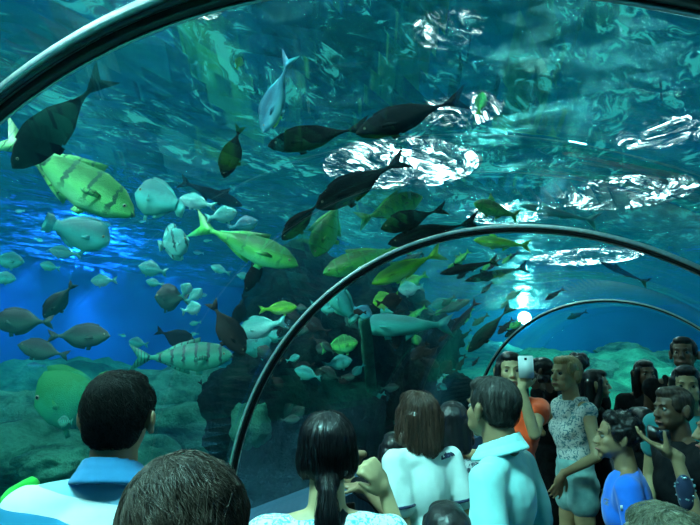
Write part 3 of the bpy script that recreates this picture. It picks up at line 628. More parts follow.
def strands(name,hair,m,parent,hc,R3,k,count,seglen=.011,segs=7,width=.0011,zmin=-9,crown=(0,-.03,.11),lift=.002,seed=1,jit=.25,flow='down'):
    """many fine locks lying on the hair's surface, combed from the crown downward"""
    me=hair.data; base=np.array(hair.parent.location) if hair.parent else np.zeros(3)
    co=[v.co.copy() for v in me.vertices]; polys=[tuple(p.vertices) for p in me.polygons]
    bv=BVHTree.FromPolygons(co,polys); rg=random.Random(seed); vs=[];fs=[]
    cr=R3@Vector(crown)*k+hc-hair.parent.location; areas=len(polys)
    for q in range(count):
        p=polys[rg.randrange(areas)]; c=co[p[0]].copy()
        if c.z<zmin: continue
        pts=[];r0=c-cr; side=Vector((rg.gauss(0,jit),rg.gauss(0,jit),rg.gauss(0,jit)*.5)); L_=segs*rg.uniform(.6,1.1)
        for s in range(int(L_)+1):
            hit=bv.find_nearest(c)
            if hit[0] is None: break
            n=hit[1]; ctr=(co[p[0]]-cr)
            if (hit[0]-(hc-hair.parent.location)).dot(n)<0: n=-n
            pos=hit[0]+n*(lift*(1+1.3*math.sin(q*1.7)))
            pts.append((pos,n))
            dirn=(hit[0]-cr)*(1.0/max(.02,(hit[0]-cr).length)); 
            if flow=='down': dirn=dirn*.6+Vector((0,0,-1))*.8
            elif flow=='swirl': dirn=dirn*.5+Vector((0,0,-.4))+n.cross(dirn)*.55
            dirn=dirn+side; dirn=(dirn-n*dirn.dot(n))
            if dirn.length<1e-4: break
            c=pos+dirn.normalized()*seglen
        if len(pts)<3: continue
        b=len(vs); w0=width*rg.uniform(.6,1.4)
        for i,(pp,n) in enumerate(pts):
            d=(pts[min(i+1,len(pts)-1)][0]-pts[max(0,i-1)][0]); sd=d.cross(n); 
            sd=sd.normalized() if sd.length>1e-7 else Vector((1,0,0)); w=w0*(1-.8*i/(len(pts)-1))
            vs+= [pp-sd*w,pp+n*w*.9,pp+sd*w]
        for i in range(len(pts)-1):
            a=b+i*3
            fs+=[(a,a+1,a+4,a+3),(a+1,a+2,a+5,a+4),(a+2,a,a+3,a+5)]
    return mesh_obj(name,vs,fs,m,parent)
def hand(B,w,dirn,nrm,k,curl=.35,spread=.12,side=1,fingers=None,thumb=None):
    """wrist w, along dirn, back of the hand towards nrm; side +1 puts the thumb on the x side"""
    d=dirn.normalized(); n=(nrm-d*nrm.dot(d)).normalized(); x=d.cross(n)*side
    M=np.array(Matrix((x,d,n)).transposed())
    B.ell(w+d*.048*k,(.040*k,.052*k,.015*k),M); B.cap(w-d*.01*k,.024*k,w+d*.03*k,.026*k)
    fl=(.070,.078,.074,.058); fingers=fingers or [curl]*4
    for i in range(4):
        base=w+d*.088*k+x*(.029-.0195*i)*k*1.05; a=(1.5-i)*spread; c=fingers[i]; L_=fl[i]*k*1.08; p=base; ang=c*.5
        for q,(fr,r) in enumerate(((.45,.0092),(.30,.0082),(.25,.0072))):
            dd=(d*math.cos(a)+x*math.sin(a)); v=dd*math.cos(ang)-n*math.sin(ang); p2=p+v*L_*fr; B.cap(p,r*k,p2,(r-.0008)*k); p=p2; ang+=c*1.15
    tv=thumb if isinstance(thumb,Vector) else None
    t=thumb if (thumb is not None and tv is None) else .7
    p=w+d*.028*k+x*.028*k; v=tv or (d*math.cos(t)+x*math.sin(t)-n*.25).normalized(); p2=p+v*.042*k; B.cap(p,.0135*k,p2,.0105*k)
    v=tv or (d*math.cos(t*.55)+x*math.sin(t*.55)-n*.35).normalized(); B.cap(p2,.0105*k,p2+v*.032*k,.0085*k)
def ik(sh,t,l1,l2,pole):
    v=t-sh; L_=v.length; m=(l1+l2)*.985
    if L_>m: t=sh+v*(m/L_); v=t-sh; L_=m
    a=(l1*l1-l2*l2+L_*L_)/(2*L_); h=math.sqrt(max(0,l1*l1-a*a)); u=v/L_; pp=(pole-u*pole.dot(u)).normalized()
    return sh+u*a+pp*h,t
def facing(psi):
    a=YAW+PI/2+math.radians(psi); return Vector((math.cos(a),math.sin(a),0))
UP=Vector((0,0,1))
def person(label,hp,d,psi,hh=.225,body=None,pitch=0,tilt=0,male=True,skin='tan',hair='black',style='short',shirt=None,sleeve=.45,pants=None,shorts=False,bare=False,
  arms=None,vox=.0075,face=True,ears=True,strand=0,swidth=1.0,lean=0,group=None,hairkw=None,stat=None,collar=None,trim=None,legs=0,neck=1.0,low=None,wr=.004,bulk=1.0,tank=False,crop=False,drop=.078,skwid=.0011):
    hc=at(*hp,d); H=hc.z+hh/2; k=hh/.226; S=(H/1.7)*(.9 if hh>.13*H*1.06 else 1.0)
    fh=facing(psi); fb=facing(body if body is not None else psi); rb=fb.cross(UP)
    R3=Matrix((fh.cross(UP),fh,UP)).transposed()@Matrix.Rotation(math.radians(pitch),3,'X')@Matrix.Rotation(math.radians(tilt),3,'Y')
    def hl(x,y,z): return hc+R3@Vector((x,y,z))*k
    nb=hl(0,-.035,-.10)-UP*.045*k*(drop/.078); foot=Vector((nb.x,nb.y,0))-fb*lean
    g=lambda zf,y=0,x=0: Vector((nb.x,nb.y,0))-fb*lean*(1-zf/.82)+UP*zf*H+fb*y+rb*x
    # heights as share of H, scaled to the neck base so that bent heads keep the trunk below
    zn=nb.z/H; q=zn/.835
    root=empty('person',(foot.x,foot.y,0)); tag(root,label,'person',group); loc=root.location
    B=Blob(); Mb=np.array(Matrix((rb,fb,UP)).transposed()); Mh=np.array(R3)
    wf=(1.0 if male else .9)*swidth
    # head
    def he(c,r,M=None): B.ell(hl(*c),tuple(x*k for x in r),Mh if M is None else M)
    he((0,-.012,.030),(.074,.094,.083)); he((0,.026,-.025),(.060,.062,.078)); he((0,.040,-.070),(.044,.044,.036)); he((0,.076,-.094),(.018,.017,.015)); he((0,.0,-.04),(.062,.06,.05))
    if face:
        B.cap(hl(0,.088,.008),.0075*k,hl(0,.107,-.028),.0115*k); he((.011,.099,-.033),(.009,.009,.007)); he((-.011,.099,-.033),(.009,.009,.007))
        B.cap(hl(-.033,.080,.022),.009*k,hl(.033,.080,.022),.009*k); he((0,.088,-.060),(.022,.011,.0065)); he((0,.087,-.069),(.019,.011,.006))
        for sx in (-1,1): he((sx*.036,.062,-.022),(.022,.022,.022)); he((sx*.03,.06,-.06),(.024,.026,.028))
    if ears:
        for sx in (-1,1): he((sx*.080,-.008,-.008),(.010,.018,.032)); he((sx*.090,-.020,.002),(.008,.010,.026)); he((sx*.086,-.008,-.03),(.007,.010,.012))
    B.cap(hl(0,-.022,-.06),.050*k*neck,nb,.054*k*neck)
    # trunk
    sw=.112*H*wf; sz=nb.z-drop*H/1.7
    T=[]  # trunk blobs: (c, r)
    s17=H/1.7*bulk*wf
    T+= [(g(.735*q,.0),(.150*s17,.105*s17*1.05,.155*H/1.7)),(g(.70*q,.02),(.135*s17,.105*s17,.13*H/1.7)),(g(.63*q),(.128*s17,.098*s17,.14*H/1.7)),(g(.54*q),(.150*s17,.112*s17,.12*H/1.7)),(g(.51*q,-.03),(.145*s17,.10*s17,.09*H/1.7))]
    if not male: T+= [(g(.715*q,.07*s17/bulk,sx*.07*s17),(.062*s17,.06*s17,.06*s17)) for sx in (-1,1)]
    for c,r in T: B.ell(c,r,Mb)
    shs=[]; 
    for sx in (-1,1):
        sh=Vector((nb.x,nb.y,sz))+rb*sx*sw-fb*.01; shs.append(sh)
    C=[] # yoke capsules
    C+= [(shs[0]+UP*.0,.052*s17,shs[1],.052*s17)]
    for sh in shs: C.append((nb-fb*.012-UP*.026,.046*k,sh.lerp(nb,.12),.046*s17)); C.append((sh,.055*s17,g(.74*q,0,(1 if sh==shs[1] else -1)*.09*s17),.075*s17))
    for c in C: B.cap(*c)
    # arms  (0 = own left, 1 = own right)
    l1,l2=.172*H,.150*H; AR=[]
    for i,sx in ((0,-1),(1,1)):
        a=(arms or {}).get('lr'[i])
        sh=shs[i]
        if a is None: a=dict(t=sh+UP*-.305*H+rb*sx*.05+fb*.04,pole=-fb+rb*sx*.3)
        t=a['t']; el,wr_=ik(sh,t,l1,l2,a.get('pole',-UP*1.0+rb*sx*.5-fb*.3))
        B.chain([(sh,.050*s17),(sh.lerp(el,.45),.044*s17),(el,.036*s17),(el.lerp(wr_,.35),.036*s17),(wr_,.025*s17)])
        hd=a.get('dir',(wr_-el)); n=a.get('n',rb*sx); hand(B,wr_,Vector(hd),Vector(n),k*.98*min(1,H/1.5+.1),a.get('curl',.35),a.get('spread',.1),a.get('side',sx),a.get('fingers'),a.get('thumb'))
        AR.append((sh,el,wr_))
    # legs
    Lg=[]
    for sx in (-1,1):
        hip=g(.50*q,0,sx*.075*s17); an=Vector((foot.x,foot.y,.075))+rb*sx*.10*s17+fb*sx*legs; kn=hip.lerp(an,.5)+fb*.02
        kn.z=.275*H; Lg.append((hip,kn,an)); B.chain([(hip,.082*s17),(hip.lerp(kn,.5),.070*s17),(kn,.052*s17),(kn.lerp(an,.35),.052*s17),(an,.036*s17)])
        B.chain([(an-UP*.035-fb*.02,.038),(an-UP*.045+fb*.08,.032),(an-UP*.052+fb*.15,.024)])
    body_=B.obj('body',SK[skin],root,vox,.5,4,loc)
    # clothes
    def shirt_obj():
        Q=Blob(); e=.014
        for c,r in (T if not crop else T[:3]+T[5:]): Q.ell(c,tuple(x+e for x in r),Mb)
        for i_,(p0,r0,p1,r1) in enumerate(C if not tank else C[2::2]):
            tr_=(i_%2==1 and not tank and not collar); Q.cap(p0-UP*(.022*k if tr_ else 0)-fb*(.012*k if tr_ else 0),r0+e*(.2 if tr_ else .75),p1,r1+e*.75)
        if tank:
            for sx in (-1,1):
                m_=nb.lerp(shs[(sx+1)//2],.62)+UP*.03; Q.chain([(g(.775*q,.085,sx*.075*s17),.026),(m_+UP*.012+fb*.02,.017),(m_+UP*.012-fb*.03,.017),(g(.775*q,-.075,sx*.085*s17),.026)])
        if low: Q.ell(g(low*q),(.165*s17,.125*s17,.12*H/1.7),Mb)
        if not tank:
          for sh,el,wv in AR:
            if sleeve<=1:
                Q.cap(sh,.052*s17+e,sh.lerp(el,sleeve*.8),.047*s17+e+.006); Q.cap(sh.lerp(el,sleeve*.5),.047*s17+e,sh.lerp(el,sleeve),.044*s17+e+.004)
            else: Q.chain([(sh,.052*s17+e),(el,.040*s17+e),(el.lerp(wv,min(1,sleeve-1)),.030*s17+e)])
        o=Q.obj('shirt',shirt,root,.009,.5,5,loc); wrinkle(o,wr,5.5,hp[0],(1,1,.55)); return o
    if shirt: shirt_obj()
    P=Blob(); e=.009 if not crop else .018
    for c,r in T[3:5]+([(g(.585*q),(.138*s17,.104*s17,.07*H/1.7))] if crop else []): P.ell(c,tuple(x+e for x in r),Mb)
    for hip,kn,an in Lg:
        if shorts: P.chain([(hip,.084*s17+e),(hip.lerp(kn,.2),.082*s17+e+.008)])
        else: P.chain([(hip,.082*s17+e),(hip.lerp(kn,.5),.070*s17+e),(kn,.054*s17+e+.006),(an+UP*.03,.040*s17+e+.012)])
    o=P.obj('shorts' if shorts else 'trousers',pants or M_DARK,root,.011,.5,4,loc); wrinkle(o,.004,6,3)
    if collar:
        cb=Blob(); n_=22
        for i in range(n_):
            a0=2*PI*i/n_; a1=2*PI*(i+1)/n_
            def P_(a,z,r): 
                r*=k*neck; 
                return nb+rb*math.cos(a)*r+fb*(math.sin(a)*r+.006)+UP*(z*k+ -.028*math.sin(a)*k)
            cb.cap(P_(a0,.038,.060),.006,P_(a1,.038,.060),.006); cb.cap(P_(a0,.022,.066),.008,P_(a1,.022,.066),.008); cb.cap(P_(a0,.005,.074),.009,P_(a1,.005,.074),.009); cb.cap(P_(a0,-.008,.083),.008,P_(a1,-.008,.083),.008)
        cb.obj('collar',collar,root,.006,.5,4,loc)
    if trim:
        for sh,el,wv in AR:
            tb=Blob(); c=sh.lerp(el,sleeve+.02); u=(el-sh).normalized(); x=u.cross(UP).normalized(); y=u.cross(x); rr=.044*s17+.022
            for i in range(18):
                a0,a1=2*PI*i/18,2*PI*(i+1)/18; tb.cap(c+x*math.cos(a0)*rr+y*math.sin(a0)*rr,.007,c+x*math.cos(a1)*rr+y*math.sin(a1)*rr,.007)
            tb.obj('sleeve_trim',trim,root,.005,.4,2,loc)
    if face:
        for sx in (-1,1):
            bm=bmesh.new(); bmesh.ops.create_uvsphere(bm,u_segments=14,v_segments=10,radius=.0115*k,matrix=Matrix.Translation(hl(sx*.030,.0735,.003)-loc)); e_=bm_obj('eye',bm,M_WHITE,root)
            bm=bmesh.new(); bmesh.ops.create_uvsphere(bm,u_segments=12,v_segments=8,radius=.0066*k,matrix=Matrix.Translation(hl(sx*.030,.0800,.003)-loc)); bm_obj('iris',bm,M_IRIS,e_)
            eb=Blob(); eb.chain([(hl(sx*.014,.092,.022),.0028*k),(hl(sx*.030,.089,.027),.0032*k),(hl(sx*.048,.076,.022),.0022*k)]); eb.obj('eyebrow',HM[hair if hair!='fair' else 'brown'],root,.003,.3,1,loc)
        lb=Blob(); lb.chain([(hl(-.022,.090,-.063),.0035*k),(hl(0,.101,-.062),.0055*k),(hl(.022,.090,-.063),.0035*k)]); lb.obj('lips',M_LIP,root,.003,.3,2,loc)
    # hair
    Q=Blob(); kw=hairkw or {}
    def qe(c,r): Q.ell(hl(*c),tuple(x*k for x in r),Mh)
    def qc(a,ra,b,rb_): Q.cap(hl(*a),ra*k,hl(*b),rb_*k)
    if style in('short','long','pony','bob','thin'):
        z0=.0 if style!='thin' else -.006
        qe((0,-.020,.034+z0),(.081,.094,.086)); qe((0,-.045,-.012),(.070,.054,.058)); qe((0,.028,.085+z0),(.058,.05,.03))
        if style!='thin': qe((0,.045,.080),(.050,.036,.026))
        if style=='short': 
            for sx in (-1,1): qe((sx*.066,.006,.034),(.015,.040,.045))
    dn=lambda v:v
    if style in('long','bob'):
        ln=kw.get('len',.28); 
        for sx in (-1,1):
            qc((sx*.068,.020,.03),.022,(sx*.080,.012,-.08),.024); qc((sx*.080,.012,-.08),.024,(sx*.080,-.02,-ln*.75),.026)
            qc((sx*.05,-.055,.0),.045,(sx*.055,-.065,-ln),.032)
        qc((0,-.06,.0),.06,(0,-.085,-ln),.045)
    if style=='pony':
        for sx in (-1,1): qe((sx*.060,-.02,-.01),(.026,.055,.055))
        qe((0,-.085,-.062),(.032,.026,.030)); qc((0,-.112,-.075),.020,(0,-.128,-.13),.030); qc((0,-.128,-.13),.030,(0,-.12,-.24),.034); qc((0,-.12,-.24),.034,(0,-.11,-.36),.016)
    if style=='curly':
        rg=random.Random(hp[0])
        for i in range(60):
            a=rg.uniform(0,2*PI); z=rg.uniform(-.35,1); c=math.sqrt(max(0,1-z*z)); y=c*math.sin(a)
            if y>.55 and z<.62: continue
            qe((.076*c*math.cos(a),-.018+.088*y,.036+.080*z),(.026,.026,.026))
        qe((0,-.025,.034),(.082,.095,.085))
    if style=='bun':
        qe((0,-.020,.034),(.081,.094,.086)); qe((0,-.050,-.020),(.070,.058,.062)); qe((0,.035,.080),(.055,.042,.026)); qe((0,-.10,.07),(.04,.035,.04))
    ho=Q.obj('hair',HM[hair],root,.006,.5,4,loc)
    wrinkle(ho,kw.get('amp',.002),kw.get('sc',40),1,(1,1,.3) if style in('long','pony','bob') else (1,1,1))
    if strand: strands('hair_locks',ho,HM[kw.get('lock',hair)],root,hc,R3,k,strand,flow=kw.get('flow','down'),seed=int(hp[0]),segs=kw.get('segs',8),jit=kw.get('jit',.22),width=skwid,lift=kw.get('lift',.002))
    return dict(root=root,hl=hl,g=g,nb=nb,hc=hc,H=H,fb=fb,rb=rb,fh=fh,AR=AR,sh=shs,k=k,loc=loc,s=s17)
def thing_box(name,c,X,Y,Z,sx,sy,sz,m,bev=.003,parent=None,loc=None):
    M3=Matrix((X.normalized(),Y.normalized(),Z.normalized())).transposed().to_4x4(); 
    bm=bmesh.new(); bmesh.ops.create_cube(bm,size=1,matrix=Matrix.Diagonal((sx,sy,sz,1))); bmesh.ops.bevel(bm,geom=bm.edges[:],offset=bev,segments=3,affect='EDGES')
    M3.translation=c-(loc or Vector((0,0,0))); bmesh.ops.transform(bm,matrix=M3,verts=bm.verts); return bm_obj(name,bm,m,parent)
# --- materials of the clothes
W1=(.80,.9,.9)
C_STR=bands('striped_polo',[(.8,(.03,.30,.50)),(1.02,(.35,.75,.85)),(1.12,(.03,.33,.55)),(1.22,(.08,.50,.66)),(1.265,(.03,.33,.58)),(1.325,(.80,.95,.97)),(1.372,(.30,.72,.88))],tilt=(.12,.07,.99))
C_COL=cloth('blue_collar',(.03,.30,.62)); C_LACE=lace('white_lace',(.75,.92,.95),(.10,.48,.56),85); C_WT=cloth('white_tshirt',(.72,.85,.83)); C_NAVY=cloth('navy_trim',(.005,.02,.07))
C_CYAN=cloth('pale_cyan_polo',(.33,.80,.80)); C_BLUE=cloth('royal_blue_tshirt',(.0,.16,.80)); C_ORANGE=cloth('orange_top',(1.0,.09,.01)); C_FLOR=lace('floral_white_top',(.72,.78,.74),(.10,.28,.32),60)
C_DENIM=cloth('light_denim',(.30,.62,.60),(.18,.45,.45),scale=18); C_GREY=lace('patterned_top',(.45,.5,.5),(.03,.05,.07),60); C_TEAL=cloth('teal_top',(.02,.30,.32)); C_TURQ=cloth('turquoise_top',(.10,.75,.68))
# --- nearest row
p1=person('man seen from behind in striped blue and white polo with blue collar, at lower left',(119,418),1.46,3,hh=.232,body=0,pitch=4,male=True,skin='tan',hair='matte',style='short',shirt=C_STR,face=False,collar=C_COL,strand=5000,vox=.007,swidth=1.05,hairkw=dict(amp=.004,sc=30,segs=4,jit=.5,flow='swirl'),neck=1.12,sleeve=.6)
p2=person('person with tousled short dark brown hair, only the crown seen, at the bottom edge',(184,546),.80,5,hh=.232,body=0,pitch=-12,skin='tan',hair='dkbrown',style='short',shirt=M_DARK,face=False,strand=9000,vox=.008,hairkw=dict(amp=.004,sc=30,segs=7,jit=.3,flow='swirl',lift=.003),skwid=.0009)
p3=person('woman from behind with shiny black ponytail and white lace top',(327,453),1.62,3,hh=.225,male=False,skin='light',hair='black',style='pony',shirt=C_LACE,face=False,ears=False,strand=2500,vox=.007,hairkw=dict(amp=.001,sc=30,segs=9,jit=.06),sleeve=.35,swidth=1.1,
 arms=dict(r=dict(t=at(385,492,1.80),pole=-UP*1.0+CR*.35,dir=at(364,452,1.74)-at(385,492,1.80),n=CR-CF*.9,curl=1.1,side=-1,thumb=.5)))
p4=person('woman from behind with long straight brown hair and white t-shirt trimmed navy',(417,418),2.42,28,hh=.21,body=22,male=False,skin='tan',hair='brown',style='long',shirt=C_WT,face=False,ears=False,strand=2600,vox=.007,drop=.05,swidth=.88,hairkw=dict(amp=.003,sc=30,segs=10,jit=.07,len=.115,lock='brown',lift=.004),trim=C_NAVY,sleeve=.62,lean=.02,wr=.006,skwid=.0014,
 arms=dict(l=dict(t=at(364,488,2.3),pole=-UP*1.0-CR*.7,dir=-CR+CF*.3,n=UP)))
p6=person('man from behind with short greying hair and pale cyan polo shirt',(492,408),2.08,34,hh=.232,body=52,pitch=0,skin='tan',hair='grey',style='thin',shirt=C_CYAN,face=True,collar=C_CYAN,strand=2500,vox=.007,swidth=.88,hairkw=dict(amp=.001,sc=30,segs=4,jit=.4),wr=.006,neck=1.15,sleeve=.7)
p5=person('dark haired person in patterned top standing behind the white t-shirt',(453,425),2.75,-10,hh=.22,male=False,skin='tan',hair='black',style='bob',shirt=C_GREY,face=False,ears=False,vox=.009,hairkw=dict(len=.10))
p5b=person('dark haired child leaning on the ledge with an outstretched arm',(395,453),3.0,10,hh=.21,male=False,skin='tan',hair='black',style='long',shirt=M_DARK,face=False,ears=False,vox=.009,hairkw=dict(len=.2),arms=dict(l=dict(t=at(362,454,3.0),pole=-UP,dir=-CR,n=UP)),sleeve=.5)
p5c=person('small dark haired child whose head tops the bottom edge by the white t-shirt',(447,540),1.65,-5,hh=.205,skin='tan',hair='black',style='short',shirt=M_DARK,face=False,vox=.01)
# --- the middle group
p7=person('long black haired woman in orange top taking a picture with a white phone',(510,371),3.25,172,hh=.215,body=185,pitch=2,male=False,skin='light',hair='black',style='long',shirt=C_ORANGE,vox=.0065,hairkw=dict(len=.22),sleeve=.3,
 arms=dict(l=dict(t=at(521,388,3.0),pole=-UP+CR*.2,dir=UP*.9+CR*.5,n=-CF*1.0,curl=.8,side=1,thumb=.6),r=dict(t=at(500,455,3.2),pole=-UP)))
p8=person('person in black between the phone woman and blonde woman, raising a camera',(541,371),4.5,60,hh=.21,body=80,male=True,skin='dark',hair='black',style='short',shirt=M_DARK,sleeve=1.9,vox=.009,
 arms=dict(l=dict(t=at(536,390,4.0),pole=-UP,dir=UP*.8,n=-CF,curl=.8),r=dict(t=at(552,392,4.05),pole=-UP+CR,dir=UP*.9-CR*.2,n=-CF,curl=.8)))
p9=person('blonde woman in profile with white sleeveless lace top and light denim shorts',(566,374),3.75,112,hh=.235,body=100,pitch=2,male=False,skin='light',hair='blonde',style='short',shirt=C_FLOR,tank=True,crop=True,pants=C_DENIM,shorts=True,vox=.0065,strand=500,hairkw=dict(segs=4),
 arms=dict(l=dict(t=at(563,474,3.5),pole=CR*.4-CF*.8,dir=-UP*.9-CR*.4,n=-CF),r=dict(t=at(541,432,3.85),pole=-UP*.4+CF,dir=-CR*.7+UP*.5,n=CF)),legs=.05)
p10=person('person with bushy dark curls hidden behind the blonde woman',(577,366),5.1,20,hh=.215,skin='brown',hair='black',style='curly',shirt=M_DARK,face=False,ears=False,vox=.01)
p11=person('dark dressed woman in profile with long black hair behind the boy in blue',(596,384),4.1,-105,hh=.205,body=-110,male=False,skin='light',hair='black',style='long',shirt=M_DARK,vox=.007,hairkw=dict(len=.25),sleeve=1.8)
p12=person('boy in royal blue t-shirt looking left, with thick dark hair',(617,437),2.65,78,hh=.212,body=62,pitch=2,skin='tan',hair='black',style='curly',shirt=C_BLUE,sleeve=.75,vox=.006,strand=1500,hairkw=dict(amp=.003,segs=4,jit=.6,flow='swirl'),wr=.006,swidth=.95)
p13=person('woman in black with long black hair facing the camera before the far reef',(645,374),4.5,175,hh=.215,male=False,skin='brown',hair='black',style='long',shirt=M_DARK,vox=.008,hairkw=dict(len=.34),sleeve=1.9,arms=dict(l=dict(t=at(657,396,4.1),pole=-UP+CR,dir=UP-CR*.4,n=-CF,curl=.9)))
p14=person('tall man with cropped dark hair at the right edge, highest head of the crowd',(684,354),3.75,140,hh=.225,body=150,pitch=6,skin='brown',hair='black',style='short',shirt=M_DARK,tank=True,vox=.0065,swidth=1.0)
p17=person('brown skinned child in profile under the tall man',(673,409),2.65,100,hh=.205,body=90,skin='brown',hair='dkbrown',style='short',shirt=M_DARK,vox=.007)
p15=person('person with dark patterned headscarf in front of the tall man',(687,386),2.98,150,hh=.21,body=150,male=False,skin='light',hair='black',style='bob',shirt=C_TEAL,vox=.007,hairkw=dict(len=.08))
p18=person('dark clothed person with black backpack behind the boy in blue',(641,424),3.45,20,hh=.2,body=10,skin='dark',hair='black',style='short',shirt=M_DARK,face=False,vox=.01,sleeve=1.8,bulk=1.15)
p16=person('person at the right picture edge, mostly cut off, holding up a black camera',(724,431),2.25,70,hh=.225,body=70,male=False,skin='tan',hair='brown',style='bob',shirt=C_WT,sleeve=.35,vox=.0065,hairkw=dict(len=.1),
 arms=dict(l=dict(t=at(676,456,2.1),pole=-UP-CF*.3+CR*.3,dir=-CR*.7+UP*.35+CF*.5,n=-UP-CR*.3,curl=.28,spread=.03,side=1,thumb=Vector((UP*1.0-CR*.15-CF*.1)).normalized())))
p19=person('person with fair wispy hair, only the crown seen, at the bottom right corner',(670,570),1.12,0,hh=.225,skin='light',hair='fair',style='short',shirt=M_DARK,face=False,vox=.009,strand=3500,hairkw=dict(segs=9,jit=.4,flow='swirl',lift=.004),skwid=.0008)
# --- things worn and held
M_GRN=cloth('bright_green_bag',(.03,.75,.08)); M_BLKP=mat('black_plastic',(.01,.01,.012),rough=.3); M_WP=mat('white_plastic',(.75,.85,.85),rough=.3); M_LENS=mat('lens_glass',(.01,.02,.04),rough=.05)
# green bag on the striped man's left shoulder
o=p1; Q=Blob(); s=o['sh'][0]; Q.chain([(s+UP*.055*o['s']-o['rb']*.03+o['fb']*.06,.022),(s+UP*.03-o['rb']*.065+o['fb']*.05,.028),(s-UP*.06-o['rb']*.11+o['fb']*.03,.034),(s-UP*.25-o['rb']*.13+o['fb']*.02,.06),(s-UP*.45-o['rb']*.14,.07)])
r=empty('shoulder_bag',s-UP*.45); tag(r,'bright green bag slung on the left shoulder of the man in the striped polo','bag'); Q.obj('bag_body',M_GRN,r,.008,.5,5,r.location)
# black strap on the lace top woman
def strap(name,pts,w,m,label,cat,hw=None):
    Q=Blob(); 
    for (a,b) in zip(pts,pts[1:]):
        d=(b-a).normalized(); v=((a+b)/2-CAM).normalized(); x=d.cross(v).normalized()
        for u in (-1,-.33,.33,1): Q.cap(a+x*w*u,.006,b+x*w*u,.006)
    o=Q.obj(name,m,None,.004,.4,3,pts[0]); o.location=pts[0]; tag(o,label,cat); return o
def onback(P,pts,lift=.0):
    """points on the clothed surface: the nearest skin of the shirt under each seen point"""
    o=[c for c in P['root'].children if c.name.startswith('shirt')][0]; me=o.data; bv=BVHTree.FromPolygons([v.co+P['loc'] for v in me.vertices],[tuple(p.vertices) for p in me.polygons]); out=[]
    for px,py in pts:
        d=ray(px,py).normalized(); h=bv.ray_cast(CAM,d)
        if h[0] is not None: out.append(h[0]-d*lift)
        else:
            c=at(px,py,(P['hc']-CAM).dot(CF)); h=bv.find_nearest(c); out.append(h[0]+(c-h[0]).normalized()*lift)
    return out
strap('bag_strap',onback(p3,[(355,488),(349,500),(343,512),(337,524),(331,536)],.006),.013,M_BLKP,'black strap over the right shoulder of the lace top woman','strap')
# printed mark on the back of the white t-shirt, mark and tag on the blue t-shirt
def decal(name,P,px,py,txt,size,m,parent,ang=0,mat_bold=.0):
    a,b,c=onback(P,[(px,py),(px+6,py),(px,py-6)],.003); X=(b-a).normalized(); Z=X.cross(c-a).normalized(); Y=Z.cross(X)
    cu=bpy.data.curves.new(name,'FONT'); cu.body=txt; cu.size=size; cu.extrude=.0015; cu.offset=mat_bold; cu.align_x='CENTER'; cu.align_y='CENTER'
    o=bpy.data.objects.new(name,cu); COL.objects.link(o); M4=Matrix((X,Y,Z)).transposed().to_4x4()@Matrix.Rotation(math.radians(ang),4,'Z'); M4.translation=a-P['loc']; 
    dg=bpy.context.evaluated_depsgraph_get(); me=bpy.data.meshes.new_from_object(o.evaluated_get(dg)); bpy.data.objects.remove(o)
    me.transform(M4); me.materials.clear(); me.materials.append(m); q=bpy.data.objects.new(name,me); COL.objects.link(q); q.parent=P['root']; return q
decal('printed_lettering',p4,447,455,'2.fbw',.036,C_NAVY,None,18,.002)
decal('printed_lettering',p12,606,502,'GE',.04,mat('grey_print',(.25,.3,.4),rough=.7),None,-8)
a=onback(p12,[(622,508)],.004)[0]; thing_box('sleeve_tag',a-p12['loc'],CR,UP,CF,.014,.022,.003,M_WP,.001,p12['root'])
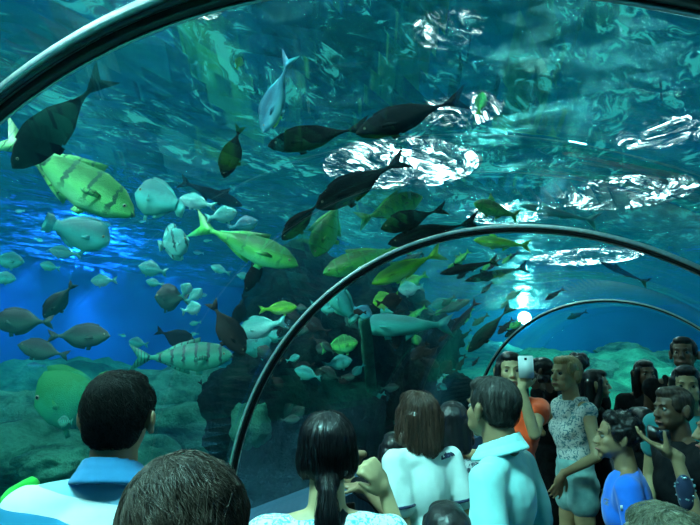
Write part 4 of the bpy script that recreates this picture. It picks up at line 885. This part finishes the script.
# phone
def phone(px,py,d,label,m=M_WP,w=.072,h=.142,name='smartphone',ang=0):
    c=at(px,py,d); X=CR.copy(); Z=-(c-CAM).normalized(); X=(X-Z*X.dot(Z)).normalized(); Y=Z.cross(X); r_=Matrix.Rotation(math.radians(ang),3,Z); X=r_@X; Y=r_@Y
    r=empty(name,c); tag(r,label,'phone'); thing_box('case',Vector((0,0,0)),X,Y,Z,w,h,.009,m,.004,r)
    thing_box('camera_lens',X*0+Y*(h*.36)+Z*.0055,X,Y,Z,.013,.013,.003,M_LENS,.001,r); thing_box('screen_or_glint',-Z*.005,X,Y,Z,w*.9,h*.88,.0015,M_BLKP,.0005,r); return r
phone(526,367,2.98,'white smartphone held up in front of the phone woman in orange',w=.078,h=.088+.03)
def camera_(c,X,label,k=1.0,fl=None):
    Y=UP; Z=X.cross(Y); r=empty('camera_body',c); r.name='compact_camera'; tag(r,label,'camera'); thing_box('case',Vector((0,0,0)),X,Y,Z,.11*k,.07*k,.035*k,M_BLKP,.006,r)
    bm=bmesh.new(); bmesh.ops.create_cone(bm,cap_ends=True,segments=24,radius1=.025*k,radius2=.022*k,depth=.03*k,matrix=Matrix.Translation(Z*.03*k)@Matrix((X,Y,Z)).transposed().to_4x4()); bm_obj('lens',bm,M_LENS,r,False)
    if fl: thing_box('screen_or_glint',-Z*.0185*k+Y*.008*k,X,Y,Z,.05*k,.026*k,.002,fl,.0005,r)  # white plate painted in as the pale glint on the case
    return r
camera_(at(544,379,3.95),CR,'small dark camera raised by the person in black beside the blonde woman',.8)
camera_(at(659,435,2.2),(CR*.95-UP*.28).normalized(),'black camera with a painted pale glint held by the hand at right',.8,M_WP)
# backpack, beaded bag, white cloth
Q=Blob(); c=p18['g'](.70,-.21); Mb=np.array(Matrix((p18['rb'],p18['fb'],UP)).transposed()); Q.ell(c,(.15,.09,.22),Mb); Q.ell(c-UP*.08-p18['fb']*.05,(.12,.07,.12),Mb)
for sx in (-1,1): Q.chain([(c+UP*.15+p18['rb']*sx*.09,.02),(c+UP*.22+p18['rb']*sx*.1+p18['fb']*.14,.02),(c+UP*.05+p18['rb']*sx*.13+p18['fb']*.27,.018)])
r=empty('backpack',c-UP*.2); tag(r,'black backpack worn by the dark clothed person behind the boy','backpack'); Q.obj('pack',M_BLKP,r,.01,.5,4,r.location)
def beaded():
    c=at(685,489,1.8); r=empty('beaded_bag',c); tag(r,'small navy bag with shiny beads hanging at the right edge','bag'); Q=Blob(); Q.ell((0,0,0),(.028,.02,.045)); Q.ell((0,0,-.03),(.024,.018,.038)); Q.obj('bag_body',cloth('navy_bag',(.006,.02,.07)),r,.004)
    rg=random.Random(5); MBd=mat('glass_bead',(.5,.8,.9),rough=.1,metal=.6)
    for i in range(26):
        a=rg.uniform(0,2*PI); z=rg.uniform(-.9,.9); cc=math.sqrt(1-z*z); bm=bmesh.new(); bmesh.ops.create_icosphere(bm,subdivisions=2,radius=.0035,matrix=Matrix.Translation((.029*cc*math.cos(a),.021*cc*math.sin(a),.046*z))); bm_obj('bead',bm,MBd,r)
beaded()
bpy.data.scenes.remove(BENCH)
